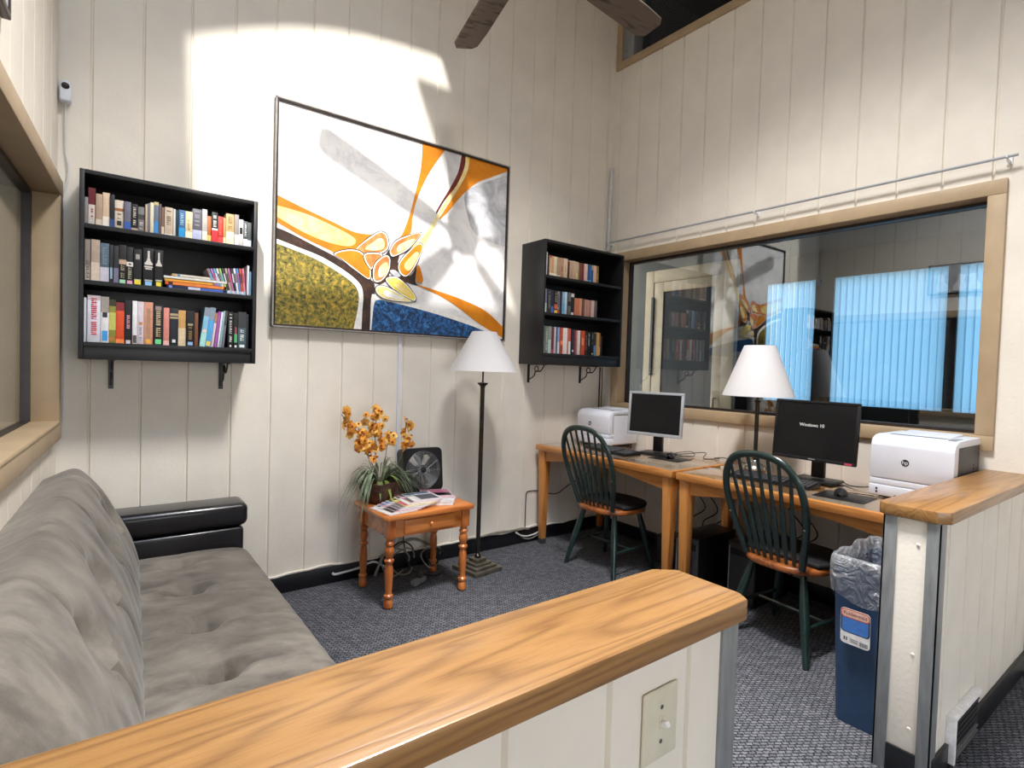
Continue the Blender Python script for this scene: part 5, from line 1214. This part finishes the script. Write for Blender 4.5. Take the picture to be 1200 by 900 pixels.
cord('black cable sagging along the wall under the corner desk', [(-.72, -.02, .40), (-.55, -.03, .36), (-.4, -.03, .42), (-.2, -.04, .5)], .004, 'cord_k')
for i, (y, lab) in enumerate(((-1.02, 'first black cable hanging on the wall under the corner desk'), (-1.12, 'second black cable hanging on the wall under the corner desk'), (-1.22, 'third black cable hanging on the wall under the corner desk'), (-1.72, 'black cable hanging on the wall under the second desk'), (-1.80, 'looped black cable on the wall under the second desk'))):
    cord(lab, [(-.03, y, .72), (-.04, y+.06, .58), (-.05, y-.07, .42), (-.04, y+.05, .30), (-.06, y-.02, .16), (-.10, y+.04, .06)], .004, 'cord_k')
cord('pale cable hanging on the wall under the second desk', [(-.035, -1.60, .68), (-.05, -1.68, .55), (-.04, -1.62, .40), (-.06, -1.70, .25)], .004, 'cord_w')
zd = DZ+.0105
cord('black mouse cord curling behind the silver-framed monitor', [(-.345, -1.005, zd+.004), (-.26, -.98, zd), (-.17, -1.06, zd), (-.12, -1.0, zd+.02), (-.16, -.90, zd)], .0024, 'cord_k')
cord('black cable looping behind the silver-framed monitor', [(-.30, -.80, zd), (-.20, -.95, zd), (-.13, -1.12, zd+.03), (-.2, -1.16, zd), (-.10, -1.22, zd)], .0028, 'cord_k')
cord('black cable running along the desk backs towards the table lamp', [(-.10, -1.18, zd), (-.16, -1.30, zd+.02), (-.10, -1.40, zd), (-.17, -1.47, zd), (-.25, -1.50, zd-.001)], .0028, 'cord_k')
cord('black mouse cord running to the larger printer', [(-.525, -2.185, zd+.004), (-.48, -2.21, zd), (-.46, -2.255, zd), (-.44, -2.30, zd-.001)], .0024, 'cord_k')
cord('black cable curving across the desk from the widescreen monitor to the printer', [(-.20, -2.06, zd), (-.27, -2.12, zd), (-.30, -2.20, zd+.01), (-.22, -2.26, zd+.02), (-.08, -2.25, zd)], .0028, 'cord_k')

# ------------------------------------------------------------------ light, sky, camera
w = bpy.data.worlds.new('World'); SC.world = w; w.use_nodes = True; nt = w.node_tree; bg = nt.nodes['Background']
tc = nt.nodes.new('ShaderNodeTexCoord'); sp = nt.nodes.new('ShaderNodeSeparateXYZ'); nt.links.new(tc.outputs['Generated'], sp.inputs[0])
cr = nt.nodes.new('ShaderNodeValToRGB'); e = cr.color_ramp.elements
e[0].position = .44; e[0].color = (.42, .40, .37, 1); e[1].position = 1; e[1].color = (.55, .74, 1.0, 1)
x_ = cr.color_ramp.elements.new(.52); x_.color = (.95, .97, 1.0, 1)
mr = nt.nodes.new('ShaderNodeMapRange'); mr.inputs['From Min'].default_value = -1; nt.links.new(sp.outputs['Z'], mr.inputs['Value']); nt.links.new(mr.outputs[0], cr.inputs['Fac'])
nt.links.new(cr.outputs['Color'], bg.inputs['Color']); bg.inputs['Strength'].default_value = 3.6

sun = bpy.data.lights.new('Sun', 'SUN'); sun.energy = 3.8; sun.angle = math.radians(1.4); sun.color = (1, .97, .92)
so = bpy.data.objects.new('Sun', sun); COL.objects.link(so)
sd = Vector((.36, 1, -.866)); so.rotation_euler = sd.to_track_quat('-Z', 'Y').to_euler(); so.location = (-5, -6, 8)

# unseen fill lights added under the ceilings of this and the next room
def fill_light(x, y, z, s, power, label, col=(1, .95, .88), spread=180):
    t = thing('ceiling_light', label, 'ceiling light', (x, y, z))
    m = MB(); m.bb((-s/2, -s/2, -.05), (s/2, s/2, -.001), M['white'], .005); m.build('light_housing', t)
    l = bpy.data.lights.new('Fixture', 'AREA'); l.size = s*.9; l.energy = power; l.color = col; l.spread = math.radians(spread)
    o = bpy.data.objects.new('Fixture', l); COL.objects.link(o); o.location = (x, y, z-.055)
fill_light(-2.2, -2.2, H, .7, 88, 'square ceiling light above the room centre', (1, .97, .94), 105)
fill_light(.5, .95, 2.75, .4, 8, 'square ceiling light of the room behind the glass')

cam = bpy.data.cameras.new('Camera'); co = bpy.data.objects.new('Camera', cam); COL.objects.link(co)
yaw, pitch, roll, F = .6472, .0290, .0315, 648.38
f = Vector((math.sin(yaw)*math.cos(pitch), math.cos(yaw)*math.cos(pitch), -math.sin(pitch))); r = Vector((math.cos(yaw), -math.sin(yaw), 0)); u = r.cross(f)
r2 = r*math.cos(roll)+u*math.sin(roll); u2 = -r*math.sin(roll)+u*math.cos(roll)
mw = Matrix((r2, u2, -f)).transposed().to_4x4(); mw.translation = Vector((-3.5813, -3.4008, 1.3806)); co.matrix_world = mw
cam.sensor_width = 36; cam.lens = F/1200*36; cam.clip_start = .02
SC.camera = co
vs = SC.view_settings; vs.view_transform = 'Standard'; vs.look = 'None'; vs.exposure = .6; vs.gamma = 1; vs.use_curve_mapping = False
SC.cycles.max_bounces = 10; SC.cycles.transparent_max_bounces = 16; SC.cycles.sample_clamp_indirect = 8; SC.cycles.caustics_reflective = False; SC.cycles.caustics_refractive = False
